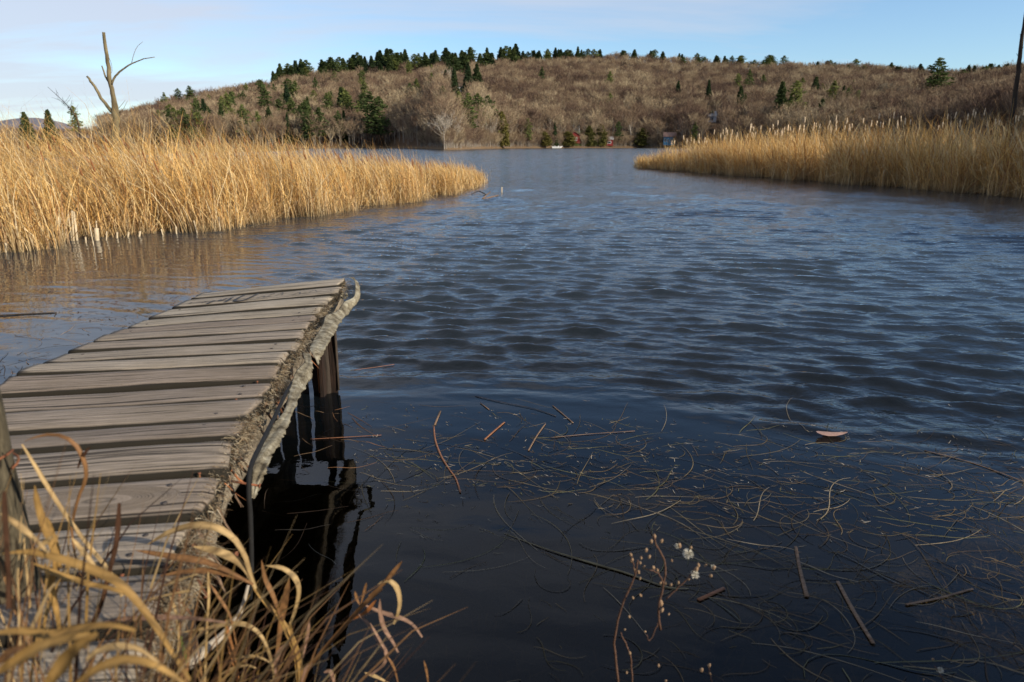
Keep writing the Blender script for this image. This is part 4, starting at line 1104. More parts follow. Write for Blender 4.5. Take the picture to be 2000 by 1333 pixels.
for k in range(18):
    rk = np.random.default_rng(400 + k)
    gap = rk.uniform(0.016, 0.028)
    a_, b_, c_, d_ = LP[k], RP[k], RP[k + 1], LP[k + 1]   # far-left, far-right, near-right, near-left
    ctr = (a_ + b_ + c_ + d_) / 4
    ex = ((b_ + c_) / 2 - (a_ + d_) / 2); ex /= np.linalg.norm(ex)
    ey = ((a_ + b_) / 2 - (c_ + d_) / 2); ez = np.cross(ex, ey); ez /= np.linalg.norm(ez); ey = np.cross(ez, ex)
    Mx = Matrix(((ex[0], ey[0], ez[0], ctr[0]), (ex[1], ey[1], ez[1], ctr[1]), (ex[2], ey[2], ez[2], ctr[2]), (0, 0, 0, 1)))
    nu, nv = 44, 9
    U = np.linspace(0, 1, nu); vv_ = np.array([0.0, 0.012, 0.05, 0.2, 0.5, 0.8, 0.95, 0.988, 1.0])
    UU, VV = np.meshgrid(U, vv_)
    g = gap / 2 / 0.2
    edge_n = 0.010 * rk.normal(0, 1) ; ph = rk.uniform(0, 6.28, 4)
    Vn = g + (1 - 2 * g) * VV
    # ragged, uneven long edges
    wob = 0.006 * np.sin(UU * 9 + ph[0]) + 0.006 * np.sin(UU * 23 + ph[1]) + 0.006 * np.sin(UU * 51 + ph[2])
    Vn = Vn + wob * (VV - 0.5) * -1.0 * (np.abs(VV - 0.5) * 2) ** 2
    far = a_[None, None] * (1 - UU[..., None]) + b_[None, None] * UU[..., None]
    near = d_[None, None] * (1 - UU[..., None]) + c_[None, None] * UU[..., None]
    Q = near * (1 - Vn[..., None]) + far * Vn[..., None]
    rough_end = np.interp(VV, np.linspace(0, 1, 7), rk.normal(0, 0.008, 7))
    Q = Q + ex * (np.where(UU > 0.985, rough_end + rk.uniform(-0.022, 0.010), 0) + np.where(UU < 0.015, -rough_end, 0))[..., None]
    drop = 0.0095 * np.interp(VV, [0, 0.012, 0.05, 0.2, 0.8, 0.95, 0.988, 1], [1.7, 0.75, 0.2, 0, 0, 0.2, 0.75, 1.7])
    drop = drop + 0.012 * np.clip((UU - 0.965) / 0.035, 0, 1) ** 2 * rk.uniform(0.2, 1.2) + 0.0015 * np.sin(UU * 7 + ph[3])
    drop = drop - 0.003 * rk.normal() - 0.002 * np.sin(VV * 3.1 + ph[1]) 
    Q = Q - ez * drop[..., None]
    T = Q.reshape(-1, 3); n_ = len(T); B = (Q - ez * (0.038 - drop[..., None] * 0.5)).reshape(-1, 3)
    V = np.vstack([T, B])
    i_ = np.arange(nv - 1)[:, None] * nu; j_ = np.arange(nu - 1)[None]
    ft = np.stack([i_ + j_, i_ + j_ + 1, i_ + nu + j_ + 1, i_ + nu + j_], -1).reshape(-1, 4); fb = ft[:, ::-1] + n_
    j1 = np.arange(nu - 1); e0 = np.stack([j1 + n_, j1 + 1 + n_, j1 + 1, j1], -1); o_ = (nv - 1) * nu; e1 = np.stack([o_ + j1, o_ + j1 + 1, o_ + j1 + 1 + n_, o_ + j1 + n_], -1)
    i1 = np.arange(nv - 1) * nu; s0 = np.stack([i1, i1 + nu, i1 + nu + n_, i1 + n_], -1); q1 = i1 + nu - 1; s1 = np.stack([q1 + n_, q1 + nu + n_, q1 + nu, q1], -1)
    dirt_shade = np.interp(VV, [0, 0.012, 0.05, 0.13, 0.9, 0.97, 1], [2.0, 1.5, 0.55, 0.0, 0.0, 0.4, 1.4]) + 0.35 * np.clip((UU - 0.96) / 0.04, 0, 1) + np.clip((0.06 - UU) / 0.06, 0, 1) * 0.4  # mould and painted gap shade, strongest along the near edge
    C = np.concatenate([dirt_shade.ravel(), np.full(n_, 2.0)])[:, None].repeat(3, 1)
    Vl = (V - ctr) @ np.stack([ex, ey, ez], 1)
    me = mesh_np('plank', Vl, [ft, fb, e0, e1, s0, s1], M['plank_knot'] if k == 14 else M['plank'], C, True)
    o = link('plank', me, dock)
    o.matrix_basis = Matrix.Translation(-Vector(dock.location)) @ Mx
    if k == 14: o['label'] = 'plank with a large pale oval knot'
    if k == 1: o['label'] = 'plank with faded black letters'
    PL.append((o, Mx, ctr, ex, ey, ez))
dl = np.array(dock.location)
# stringers under the planks
def beam(name, pts, w, h, mat, parent, label=None):
    P = smooth_path(pts, 26); T = np.gradient(P, axis=0); T /= np.linalg.norm(T, axis=1)[:, None]
    Sx = np.cross(T, [0, 0, 1.0]); Sx /= np.linalg.norm(Sx, axis=1)[:, None]
    r_ = np.random.default_rng(len(pts) + int(abs(P[0][0]) * 100))
    ring = []
    for sx, sz in ((-1, 0), (-0.85, 0.0), (0.85, 0), (1, -0.08), (1, -0.5), (1, -0.93), (0.85, -1), (-0.85, -1), (-1, -0.93), (-1, -0.5)):
        ring.append(P + Sx * sx * w / 2 + np.array([0, 0, sz * h]) + r_.normal(0, 0.0022, P.shape))
    V = np.stack(ring, 1); k_, m_, _ = V.shape
    i_ = np.arange(k_ - 1)[:, None] * m_; j_ = np.arange(m_)[None]; j2 = (j_ + 1) % m_
    f_ = np.stack([i_ + j_, i_ + j2, i_ + m_ + j2, i_ + m_ + j_], -1).reshape(-1, 4)
    V = V.reshape(-1, 3)
    ctr = V.mean(0); d = P[-1] - P[0]; ang = math.atan2(d[1], d[0])
    V = V - ctr; ca, sa = math.cos(-ang), math.sin(-ang); V = np.stack([V[:, 0] * ca - V[:, 1] * sa, V[:, 0] * sa + V[:, 1] * ca, V[:, 2]], -1)
    cap3 = [(0, j + 1, j) for j in range(1, m_ - 1)] + [((k_ - 1) * m_, (k_ - 1) * m_ + j, (k_ - 1) * m_ + j + 1) for j in range(1, m_ - 1)]
    me_ = mesh_np(name, V, [f_, np.array(cap3)], M[mat], np.zeros((len(V), 3)), True)
    o = link(name, me_, parent); o.location = ctr - dl; o.rotation_euler = (0, 0, ang)
    if label: o['label'] = label
    return o
beam('stringer', RP[::-1] + np.array([-0.055, 0.0, -0.052]), 0.042, 0.15, 'stringer', dock)
beam('stringer', LP[::-1] + np.array([0.07, 0.0, -0.052]), 0.042, 0.15, 'stringer', dock)
beam('stringer', (LP[::-1] + RP[::-1]) / 2 + np.array([0.0, 0.0, -0.052]), 0.042, 0.13, 'stringer', dock)
# posts down to the bed
for (x, y, z, pr_) in ((-1.17, 4.05, 0.60, 0.022), (-1.80, 3.55, 0.56, 0.05), (-1.02, 1.75, 0.62, 0.05), (-1.62, 1.55, 0.62, 0.05)):
    mb = MB(); mb.tube([(x, y, -1.2), (x + 0.01, y, z * 0.3), (x, y, z)], pr_, 9, col=(0, 0, 0)); o = link('support_post', mb.build('support_post', M['darkbark']), dock); o.location = -dl
# broken red brown slats under the fabric at the far right corner
for k, (u0, v0, u1, v1, w) in enumerate([(629, 706, 640, 752, 3.0), (642, 690, 646, 745, 2.6), (649, 676, 657, 755, 2.2), (656, 668, 662, 762, 4.2), (634, 700, 636, 764, 6.0), (645, 720, 653, 772, 2.0), (622, 710, 626, 768, 5.0)]):
    y0 = 4.05 + 0.04 * (k % 3)
    mb = MB(); mb.tube([at(u0 - 4, v0 - 55, y0), at(u0, v0, y0), at((u0 + u1) / 2, (v0 + v1) / 2, y0 + 0.01), at(u1, v1, y0)], np.array([w, w, w, w * 0.7]) * 0.0034, 5, flat=0.6)
    o = link('broken_slat', mb.build('broken_slat', M['rot' if k != 3 else 'darkbark']), dock); o.location = -dl
# dark rotten boards added under the far end to darken the water reflection
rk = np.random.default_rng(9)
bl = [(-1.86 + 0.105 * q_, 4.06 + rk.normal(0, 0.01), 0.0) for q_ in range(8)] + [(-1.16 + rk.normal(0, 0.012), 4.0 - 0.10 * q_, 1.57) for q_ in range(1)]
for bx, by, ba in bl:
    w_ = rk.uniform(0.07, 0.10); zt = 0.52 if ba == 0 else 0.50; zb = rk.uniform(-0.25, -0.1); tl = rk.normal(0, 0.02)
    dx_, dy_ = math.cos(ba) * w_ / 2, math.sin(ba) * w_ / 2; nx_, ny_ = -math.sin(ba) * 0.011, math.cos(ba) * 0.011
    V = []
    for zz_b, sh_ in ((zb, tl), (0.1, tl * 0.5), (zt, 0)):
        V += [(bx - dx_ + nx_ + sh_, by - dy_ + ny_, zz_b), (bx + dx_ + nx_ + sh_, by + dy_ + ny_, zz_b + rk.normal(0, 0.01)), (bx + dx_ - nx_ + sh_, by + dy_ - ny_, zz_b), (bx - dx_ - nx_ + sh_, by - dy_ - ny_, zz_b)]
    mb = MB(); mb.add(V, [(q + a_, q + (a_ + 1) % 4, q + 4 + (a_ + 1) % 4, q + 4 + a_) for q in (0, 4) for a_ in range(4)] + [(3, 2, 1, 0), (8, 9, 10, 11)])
    q = link('added_skirt_board', mb.build('added_skirt_board', M['skirt'], smooth=False), dock); q.location = -dl
# rusty nails
def nail(p, d, L=0.05, r=0.0028):
    mb = MB(); p = np.array(p); d = np.array(d, float); d /= np.linalg.norm(d)
    mb.tube([p, p + d * L], r, 6); mb.tube([p + d * L, p + d * (L + 0.003)], r * 2.2, 8)
    o = link('nail', mb.build('nail', M['rust']), dock); o.location = -dl
nail(RP[15] + [0.0, -0.02, -0.075], (1, -0.15, 0.02), 0.07, 0.0035)
nail(RP[14] + [-0.01, 0.05, -0.05], (1, 0.1, -0.25), 0.075)
nail(RP[13] + [-0.01, 0.03, -0.06], (0.6, 0.1, -1.0), 0.06)
nail(RP[16] + [-0.02, 0.08, -0.04], (0.25, 0.1, -1.0), 0.08)
nail(RP[16] + [-0.03, -0.02, -0.04], (0.15, 0.1, -1.0), 0.07)
for k, s_ in ((10, 0.93), (11, 0.90), (14, 0.95), (16, 0.9)):
    p = LP[k] * (1 - s_) + RP[k] * s_; nail(p + [0, 0, -0.03], (0, 0.0, 1), 0.026, 0.0016)
# hammered nail heads on the plank tops
for k in range(18):
    o_, Mx, ctr, ex, ey, ez = PL[k]
    for s_ in (0.90, 0.09):
        for t_n in (0.28, 0.72):
            a_ = LP[k] * (1 - t_n) + LP[k + 1] * t_n; b_ = RP[k] * (1 - t_n) + RP[k + 1] * t_n; p = a_ * (1 - s_) + b_ * s_ + np.random.default_rng(k * 7 + int(t_n * 10)).normal(0, 0.006, 3) * [1, 1, 0]
            mb = MB(); mb.tube([p - ez * 0.006, p + ez * 0.001], 0.0055, 7); q = link('nail_head', mb.build('nail_head', M['nailhead']), dock); q.location = -dl
# black letters on the second plank from the far end: I F / M U and faint scrawls
o_, Mx, ctr, ex, ey, ez = PL[1]
def stroke(mb, pts, w=0.007):
    P = []
    for (sx, ty) in pts:
        a_ = LP[1] * ty + LP[2] * (1 - ty); b_ = RP[1] * ty + RP[2] * (1 - ty); P.append(a_ * (1 - sx) + b_ * sx + ez * 0.0035)
    P = smooth_path(P, len(P) * 3) if len(P) > 2 else np.array(P)
    T = np.gradient(P, axis=0); Sx = np.cross(T, ez); Sx /= np.linalg.norm(Sx, axis=1)[:, None] + 1e-9
    V = np.concatenate([P - Sx * w / 2, P + Sx * w / 2]); k_ = len(P)
    mb.add(V, [(i, i + 1, k_ + i + 1, k_ + i) for i in range(k_ - 1)])
mb = MB()
stroke(mb, [(0.07, 0.3), (0.085, 0.75)], 0.008); stroke(mb, [(0.085, 0.75), (0.12, 0.78)], 0.006); stroke(mb, [(0.078, 0.52), (0.11, 0.55)], 0.006)
stroke(mb, [(0.16, 0.25), (0.175, 0.75)], 0.008)
for seg in ([(0.21, 0.1), (0.225, 0.88)], [(0.225, 0.88), (0.262, 0.3)], [(0.262, 0.3), (0.305, 0.9)], [(0.305, 0.9), (0.32, 0.12)]): stroke(mb, seg, 0.019)
stroke(mb, [(0.375, 0.9), (0.362, 0.35), (0.385, 0.14), (0.435, 0.22), (0.46, 0.9)], 0.02)
q = link('lettering', mb.build('lettering', M['ink']), dock); q.location = -dl; q['label'] = 'faded black hand painted letters, M and U readable'
m, n = new_mat('faded_ink'); p = principled(n, (0.11, 0.10, 0.09), 0.85); out(n, p.outputs[0]); M['faint'] = m
mb = MB()
for x0, pts in ((0.50, [(0, .3), (.03, .5), (.05, .3), (.07, .6)]), (0.55, [(0, .7), (.03, .72), (.01, .4), (.04, .35)]), (0.61, [(0, .35), (.02, .75), (.04, .4)]), (0.72, [(0, .3), (.03, .6), (.05, .35), (.08, .5)]), (0.82, [(0, .4), (.02, .7), (.05, .45), (.08, .5)]), (0.93, [(0, .5), (.02, .75), (.03, .4)])):
    stroke(mb, [(x0 + a, b) for a, b in pts], 0.006)
q = link('lettering', mb.build('lettering', M['faint']), dock); q.location = -dl; q['label'] = 'almost worn away scrawl'
# frayed wood and matting along the plank ends
r = np.random.default_rng(77); nf = 10000
s = r.random(nf) ** 0.8
c_ = s * 17.6; i_ = c_.astype(int); fr_ = (c_ - i_)[:, None]
bp = RP[i_] * (1 - fr_) + RP[i_ + 1] * fr_
amt = 0.6 + 0.5 * np.sin(c_ * 2.1) + 0.3 * np.sin(c_ * 5.3)
bp = bp + np.stack([r.uniform(-0.028, 0.024, nf), r.normal(0, 0.01, nf), r.uniform(-0.055, 0.004, nf)], -1)
L = r.uniform(0.012, 0.05, nf) * np.clip(amt, 0.25, 1.3)
az = r.normal(-0.15, 0.6, nf); el = r.normal(-0.05, 0.45, nf)
d = np.stack([np.cos(az) * np.cos(el), np.sin(az) * np.cos(el), np.sin(el)], -1)
d2 = d + np.stack([np.zeros(nf), np.zeros(nf), -r.uniform(0.2, 1.0, nf)], -1)
P = np.stack([bp, bp + d * (L / 2)[:, None], bp + d * (L / 2)[:, None] + d2 * (L / 2)[:, None]], 1)
W_ = np.array([1, 0.8, 0.2])[None] * r.uniform(0.0007, 0.0020, (nf, 1))
sv = r.normal(0, 1, (nf, 3)); sv /= np.linalg.norm(sv, axis=1)[:, None]
FC = np.array([(0.24, 0.18, 0.11), (0.36, 0.30, 0.20), (0.09, 0.065, 0.04), (0.17, 0.11, 0.06), (0.46, 0.41, 0.31)])[r.integers(0, 5, nf)]
q = link('frayed_edge', ribbons('frayed_edge', P, W_, sv, FC, M['grass']), dock); q.location = -dl; q['kind'] = 'stuff'
# splinters and torn bits hanging under the right edge
r = np.random.default_rng(78)
for k in range(46):
    c_ = r.uniform(2.5, 17); i0 = int(c_); p = RP[i0] * (1 - c_ + i0) + RP[i0 + 1] * (c_ - i0) + [r.uniform(-0.02, 0.02), 0, -0.03]
    d = np.array([r.normal(0.1, 0.25), r.normal(0, 0.3), -1.0]); L = r.uniform(0.04, 0.11); w = r.uniform(0.003, 0.008)
    mb = MB(); mb.tube([p, p + d * L * 0.5, p + d * L + [0.01, 0, 0]], [w, w, w * 0.3], 4, flat=0.35)
    q = link('splinter', mb.build('splinter', M['rot' if r.random() < 0.4 else 'reedpiece']), dock); q.location = -dl
# white fungus clumps
for (k, s_, sz) in ((11.3, 0.035, 0.012), (11.8, 0.03, 0.010), (1.7, 0.045, 0.014), (6.0, 0.04, 0.008)):
    i0 = int(k); p = RP[i0] * (1 - k + i0) + RP[i0 + 1] * (k - i0) + [s_, 0, -0.025]; mb = MB()
    for q_ in range(26):
        d = rng.normal(0, 1, 3); d /= np.linalg.norm(d); e = np.cross(d, rng.normal(0, 1, 3)); e /= np.linalg.norm(e); c = p + d * sz * 0.8
        mb.add([c, c + d * sz * 0.8 + e * sz * 0.5, c + d * sz * 0.8 - e * sz * 0.5, c + d * sz * 0.2 + e * sz * 0.6], [], [(0, 1, 2), (0, 3, 1)])
    q = link('fungus', mb.build('fungus', M['fabric'], smooth=False), dock); q.location = -dl
setp(dock, 'weathered grey plank dock with frayed edge running out over the water', 'dock')

# canvas strip hung along the right side
def canvas(pairs, name, label, seed):
    r = np.random.default_rng(seed)
    A_, B_ = [], []
    for (u, v, u2, v2, dz) in pairs:
        # same distance out as the deck edge beside it
        vv_ = np.array([541, 559, 575, 597, 613, 628, 644, 664, 685, 712, 742, 775, 816, 853, 920, 1005]); zz_ = RP[:16, 2]
        z = float(np.interp(v, vv_, zz_)) + dz
        p = onz(u, v, z); q_ = at(u2, v2, p[1] + 0.01); A_.append(p); B_.append(p + (q_ - p) * 0.8)
    n_ = len(pairs) * 7; A_ = smooth_path(A_, n_); B_ = smooth_path(B_, n_); m_ = 13
    t = np.linspace(0, 1, m_)[None, :, None]
    Q = A_[:, None] * (1 - t) + B_[:, None] * t
    wd_ = np.linalg.norm(B_ - A_, axis=1)[:, None]
    s_ = np.linspace(0, 1, n_)[:, None]; tt = t[..., 0]
    bul = 0.18 * wd_ * np.sin(np.pi * tt) + 0.0028 * np.sin(s_ * 24 + tt * 4 + seed) + 0.0008 * np.sin(s_ * 80 - tt * 7) + 0.004 * np.sin(tt * 9 + s_ * 14)
    Q[..., 1] -= bul * 0.9; Q[..., 2] += bul * 0.35; Q[..., 0] += bul * 0.15
    Q += r.normal(0, 0.0004, Q.shape)
    # torn lower hem
    Q[:, -1] += np.stack([r.normal(0, 0.003, n_), np.zeros(n_), -np.abs(r.normal(0, 0.0035, n_))], -1)
    V = Q.reshape(-1, 3); i_ = np.arange(n_ - 1)[:, None] * m_; j_ = np.arange(m_ - 1)[None]
    f_ = np.stack([i_ + j_, i_ + j_ + 1, i_ + m_ + j_ + 1, i_ + m_ + j_], -1).reshape(-1, 4)
    V2 = V + np.array([-0.004, 0.004, 0]); k_ = len(V)
    rim = []
    for a_ in range(n_ - 1): rim += [(a_ * m_, (a_ + 1) * m_, (a_ + 1) * m_ + k_, a_ * m_ + k_), (a_ * m_ + m_ - 1 + k_, (a_ + 1) * m_ + m_ - 1 + k_, (a_ + 1) * m_ + m_ - 1, a_ * m_ + m_ - 1)]
    me_ = mesh_np(name, np.vstack([V, V2]), [f_, f_[:, ::-1] + k_, np.array(rim)], M['fabric'])
    o = link(name, me_); setp(o, label, 'canvas strip'); return o
canvas([(682, 542, 694, 543, 0.0), (693, 549, 703, 556, 0.0), (695, 566, 705, 575, 0.0), (691, 581, 700, 594, -.01), (673, 590, 689, 609, -.01), (659, 609, 677, 623, -.01), (638, 617, 671, 634, 0.01), (632, 634, 664, 645, 0.0),
        (621, 653, 655, 660, -.01), (607, 677, 643, 684, -.01), (610, 690, 627, 706, -.02), (616, 700, 624, 719, -.03)], 'canvas_strip', 'torn beige canvas strip looped along the far half of the dock edge', 3)
canvas([(593, 690, 610, 692, 0.0), (596, 708, 614, 714, 0.0), (583, 722, 613, 740, 0.0), (573, 742, 604, 757, -.01), (564, 774, 588, 780, -.02), (556, 804, 576, 806, -.03), (536, 831, 568, 834, -.04), (523, 855, 557, 858, -.05),
        (506, 882, 541, 886, -.05), (492, 915, 528, 912, -.06), (490, 940, 516, 940, -.08), (493, 972, 499, 976, -.10)], 'canvas_strip', 'pale twisted canvas strip hanging off the near half of the dock edge', 8)
# fallen-back wing of the canvas in shade
mb = MB(); P = [at(656, 645, 3.15), at(664, 641, 3.2), at(640, 690, 2.9), at(625, 716, 2.7), at(622, 700, 2.75)]
# black hose
Pp = [(601, 706, 2.62), (566, 756, 2.18), (536, 816, 1.86), (512, 864, 1.63), (490, 912, 1.46), (486, 960, 1.42), (489, 1010, 1.41), (491, 1100, 1.40), (488, 1170, 1.39)]
P = smooth_path([at(*q) for q in Pp], 50); mb = MB(); mb.tube(P, 0.006, 10)
setp(link('hose', mb.build('hose', M['rubber'])), 'black rubber hose hanging from the dock edge into the water', 'hose')

# mooring post at the left edge
mb = MB(); yp = 0.96
P = np.array([(-1.075 + 0.33, 0, 0)])
b0 = at(8, 1010, yp); xc = b0[0] - 0.019
pz = np.linspace(-0.2, 1.26, 30)
pr = 0.045 + 0.0025 * np.sin(pz * 9) + rng.normal(0, 0.0012, 30)
V = np.stack([np.full(30, xc) + 0.004 * np.sin(pz * 6), np.full(30, yp), pz], -1)
mb.tube(V - [xc, yp, 0], pr, 16, col=(0, 0, 0))
me_ = mb.build('mooring_post', M['post'], cols=True)
post = empty('mooring_post', (xc, yp, 0))
q = link('post', me_, post)
# bands of wire round it
mb = MB(); th = np.linspace(0, 6.5, 24)
mb.tube(np.stack([0.049 * np.cos(th), 0.049 * np.sin(th), 1.02 + 0.004 * th], -1), 0.002, 5); link('wire', mb.build('wire', M['rust']), post)
setp(post, 'round mossy wooden post standing at the left side of the dock', 'post')

# ------------------------------------------------------------------ things floating in the near water
for pts, rad, mat, lab in [
    ([(860, 803), (849, 830)], [0.008, 0.008], 'reedpiece', 'short flat reed piece at the top of the long reddish stalk'),
    ([(847, 832), (850, 860), (861, 890), (876, 915), (890, 935), (899, 962)], [0.006, 0.007, 0.006, 0.005], 'reedred', 'long crooked reddish stalk floating in the weed right of the dock'),
    ([(985, 825), (965, 842), (946, 859)], [0.008, 0.008], 'reedred', 'bright orange brown reed piece floating in open weed'),
    ([(1065, 828), (1048, 852), (1032, 880)], [0.006, 0.006], 'reedpiece', 'straight pale reed right of the orange brown piece'),
    ([(1079, 792), (1098, 808), (1119, 826)], [0.005, 0.006], 'reedpiece', 'pale slanting reed at the edge of the ripples'),
    ([(928, 774), (980, 786), (1040, 798), (1086, 813)], [0.004, 0.004], 'darkbark', 'thin dark straight twig at the edge of the ripples'),
    ([(938, 787), (955, 800)], [0.005, 0.005], 'reedpiece', 'short pale bit just below the thin dark twig'),
    ([(985, 1042), (1060, 1070), (1110, 1086), (1170, 1104), (1225, 1120), (1300, 1146), (1345, 1150)], [0.002, 0.005, 0.008, 0.006, 0.003], 'bark', 'long grey branch lying in the dark near water'),
    ([(1364, 1172), (1414, 1149)], [0.011, 0.010], 'reedred', 'hollow red brown reed end beside the fluffy weed'),
    ([(1554, 1068), (1563, 1115), (1576, 1165)], [0.008, 0.009, 0.011], 'reedpiece', 'broad brown reed piece pointing up the picture in the tangle'),
    ([(1636, 1136), (1668, 1195), (1706, 1257)], [0.009, 0.010, 0.009], 'reedpiece', 'longest broad reed piece in the dark lower right water'),
    ([(1770, 1181), (1835, 1168), (1900, 1150)], [0.007, 0.006], 'reedpiece', 'reddish flat reed near the lower right corner'),
    ([(606, 858), (660, 855), (745, 850)], [0.004, 0.005, 0.003], 'reedred', 'long red stem crossing the dark reflection of the dock'),
    ([(690, 723), (730, 718), (770, 712)], [0.004, 0.005], 'reedred', 'red stem floating beside the far end of the dock'),
    ([(1805, 880), (1900, 905), (2010, 945)], [0.005, 0.005], 'reedpiece', 'long straight stem near the right edge of the view'),
    ([(1075, 855), (1150, 848), (1240, 842)], [0.004, 0.003], 'reedpiece', 'long thin straight stem lying across the weed edge'),
]:
    stick('floating_reed', pts, rad, mat, lab, 'reed', z=0.004, flat=0.5)
# pale speckled stick by the foot of the dock
mb = MB(); P = smooth_path([at(366, 1300, 1.0), at(400, 1270, 1.03), at(440, 1235, 1.08), at(470, 1195, 1.12), at(485, 1143, 1.15)], 14); mb.tube(P, np.linspace(0.011, 0.003, 14), 7)
setp(link('pale_stick', mb.build('pale_stick', M['birch'])), 'speckled pale stick leaning up from the bank below the dock', 'stick')
# floating leaf
P = onz(1625, 846, 0.022); th = np.linspace(0, 6.283, 14)[:-1]
mb = MB(); ring = np.stack([0.085 * np.cos(th), 0.028 * np.sin(th) * (1 - 0.5 * np.cos(th)), 0.006 * np.cos(2 * th)], -1) + P; mb.add(np.vstack([ring, P + [0, 0, 0.003]]), (), [(i, (i + 1) % 13, 13) for i in range(13)], (0.42, 0.28, 0.24))
setp(link('floating_leaf', mb.build('floating_leaf', M['grass'], cols=True)), 'pinkish brown leaf floating near the ripples on the right', 'leaf')
P = onz(1275, 1014, -0.06); mb = MB(); mb.add(np.vstack([ring - onz(1625, 846, 0.022) + P, P]), (), [(i, (i + 1) % 13, 13) for i in range(13)], (0.30, 0.2, 0.12))
setp(link('sunken_leaf', mb.build('sunken_leaf', M['grass'], cols=True)), 'brown leaf just under the surface above the fluffy weed', 'leaf')

# tangle of weed strands lying on the water
def strands(n_, region, seed, lo, hi, wlo, whi, curl, cols, dens=None, sink=0.045):
    r = np.random.default_rng(seed); K = 14
    P0 = []
    while len(P0) < n_:
        u = r.uniform(region[0], region[1]); v = r.uniform(region[2], region[3])
        if dens is None or r.random() < dens(u, v): P0.append(onz(u, v)[:2])
    P0 = np.array(P0); L = r.uniform(lo, hi, n_); h0 = np.where(r.random(n_) < 0.6, r.normal(-0.25, 0.5, n_), r.uniform(0, 6.28, n_)); k0 = r.normal(0, curl, n_); k1 = r.normal(0, curl * 1.4, n_)
    P = np.zeros((n_, K, 3)); P[:, 0, :2] = P0; h = h0.copy()
    for i in range(1, K):
        f_ = i / K; h = h + (k0 + k1 * (f_ - 0.4) * 2) * L / K
        P[:, i, :2] = P[:, i - 1, :2] + np.stack([np.cos(h), np.sin(h)], -1) * (L / K)[:, None]
    x, y = P[..., 0], P[..., 1]
    z = water_z(np.arctan2(x, y), np.hypot(x, y)); P[..., 2] = z + 0.0035 - sink * (r.random((n_, 1)) < 0.45) * r.random((n_, 1)) * np.linspace(0.3, 1, K)[None] + 0.003 * np.sin(np.linspace(0, 9, K))[None] * r.random((n_, 1))
    W_ = np.interp(np.linspace(0, 1, K), [0, 0.3, 1], [0.6, 1, 0.4])[None] * r.uniform(wlo, whi, (n_, 1))
    T = np.gradient(P, axis=1); Sv = np.stack([-T[..., 1], T[..., 0], np.zeros((n_, K))], -1); Sv /= np.linalg.norm(Sv, axis=-1)[..., None] + 1e-9
    Sv[..., 2] = 0.35
    c = np.array(cols)[r.integers(0, len(cols), n_)] * r.uniform(0.6, 1.2, (n_, 1))
    return P, W_, Sv, c
WC = [(0.16, 0.13, 0.075), (0.11, 0.08, 0.048), (0.13, 0.125, 0.06), (0.24, 0.20, 0.135), (0.06, 0.042, 0.028)]
dn = lambda u, v: (1.0 if v > 800 + 0.06 * (u - 1000) else 0.15) * (0.55 if (v > 1000 and u < 1250) else 1) * (0.5 if v > 1180 else 1)
dn2 = lambda u, v: dn(u, v) * math.exp(-((v - 900) / 110) ** 2)
w1 = strands(300, (690, 2010, 770, 1150), 31, 0.12, 0.55, 0.002, 0.0036, 1.6, WC, dn2)
w2 = strands(150, (1250, 2010, 950, 1330), 32, 0.15, 0.6, 0.0022, 0.0042, 3.6, WC, dn)
w3 = strands(1500, (690, 2010, 770, 1200), 33, 0.012, 0.05, 0.002, 0.0035, 9, WC + [(0.33, 0.30, 0.25)], dn2)
w6 = strands(750, (1000, 2010, 860, 1330), 39, 0.05, 0.35, 0.0016, 0.0035, 9.0, [(0.10, 0.08, 0.04), (0.15, 0.11, 0.06), (0.07, 0.05, 0.03)], dn, 0.09)
w4 = strands(70, (620, 1250, 740, 1150), 34, 0.1, 0.4, 0.002, 0.004, 4.0, WC, dn)
w5 = strands(30, (500, 720, 760, 1050), 35, 0.1, 0.35, 0.003, 0.005, 2.0, [(0.3, 0.16, 0.08), (0.22, 0.15, 0.09)])
o = link('floating_weed', ribbons('floating_weed', *cat4(w1, w2, w3, w4, w5, w6), M['grass']))
setp(o, 'tangle of thin floating weed strands and specks on the near water', 'water weed', kind='stuff')
l1 = strands(800, (0, 520, 500, 735), 36, 0.03, 0.14, 0.003, 0.008, 3, [(0.05, 0.035, 0.025), (0.2, 0.13, 0.08), (0.10, 0.07, 0.05)], lambda u, v: 1 if abs(v - (560 + 0.12 * u)) < 50 or v > 690 else 0.25)
l2 = strands(160, (0, 420, 500, 720), 37, 0.15, 0.6, 0.003, 0.006, 2, [(0.12, 0.08, 0.05), (0.25, 0.17, 0.11)])
o = link('floating_debris', ribbons('floating_debris', *cat4(l1, l2), M['grass']))
setp(o, 'scattered dark reed litter on the calm water left of the dock', 'reed litter', kind='stuff')
stick('floating_stick', [(-30, 618), (40, 614), (110, 611)], [0.012, 0.008], 'darkbark', 'thin dark stick lying on the blue water left of the dock', 'stick', z=0.005, flat=0.5)
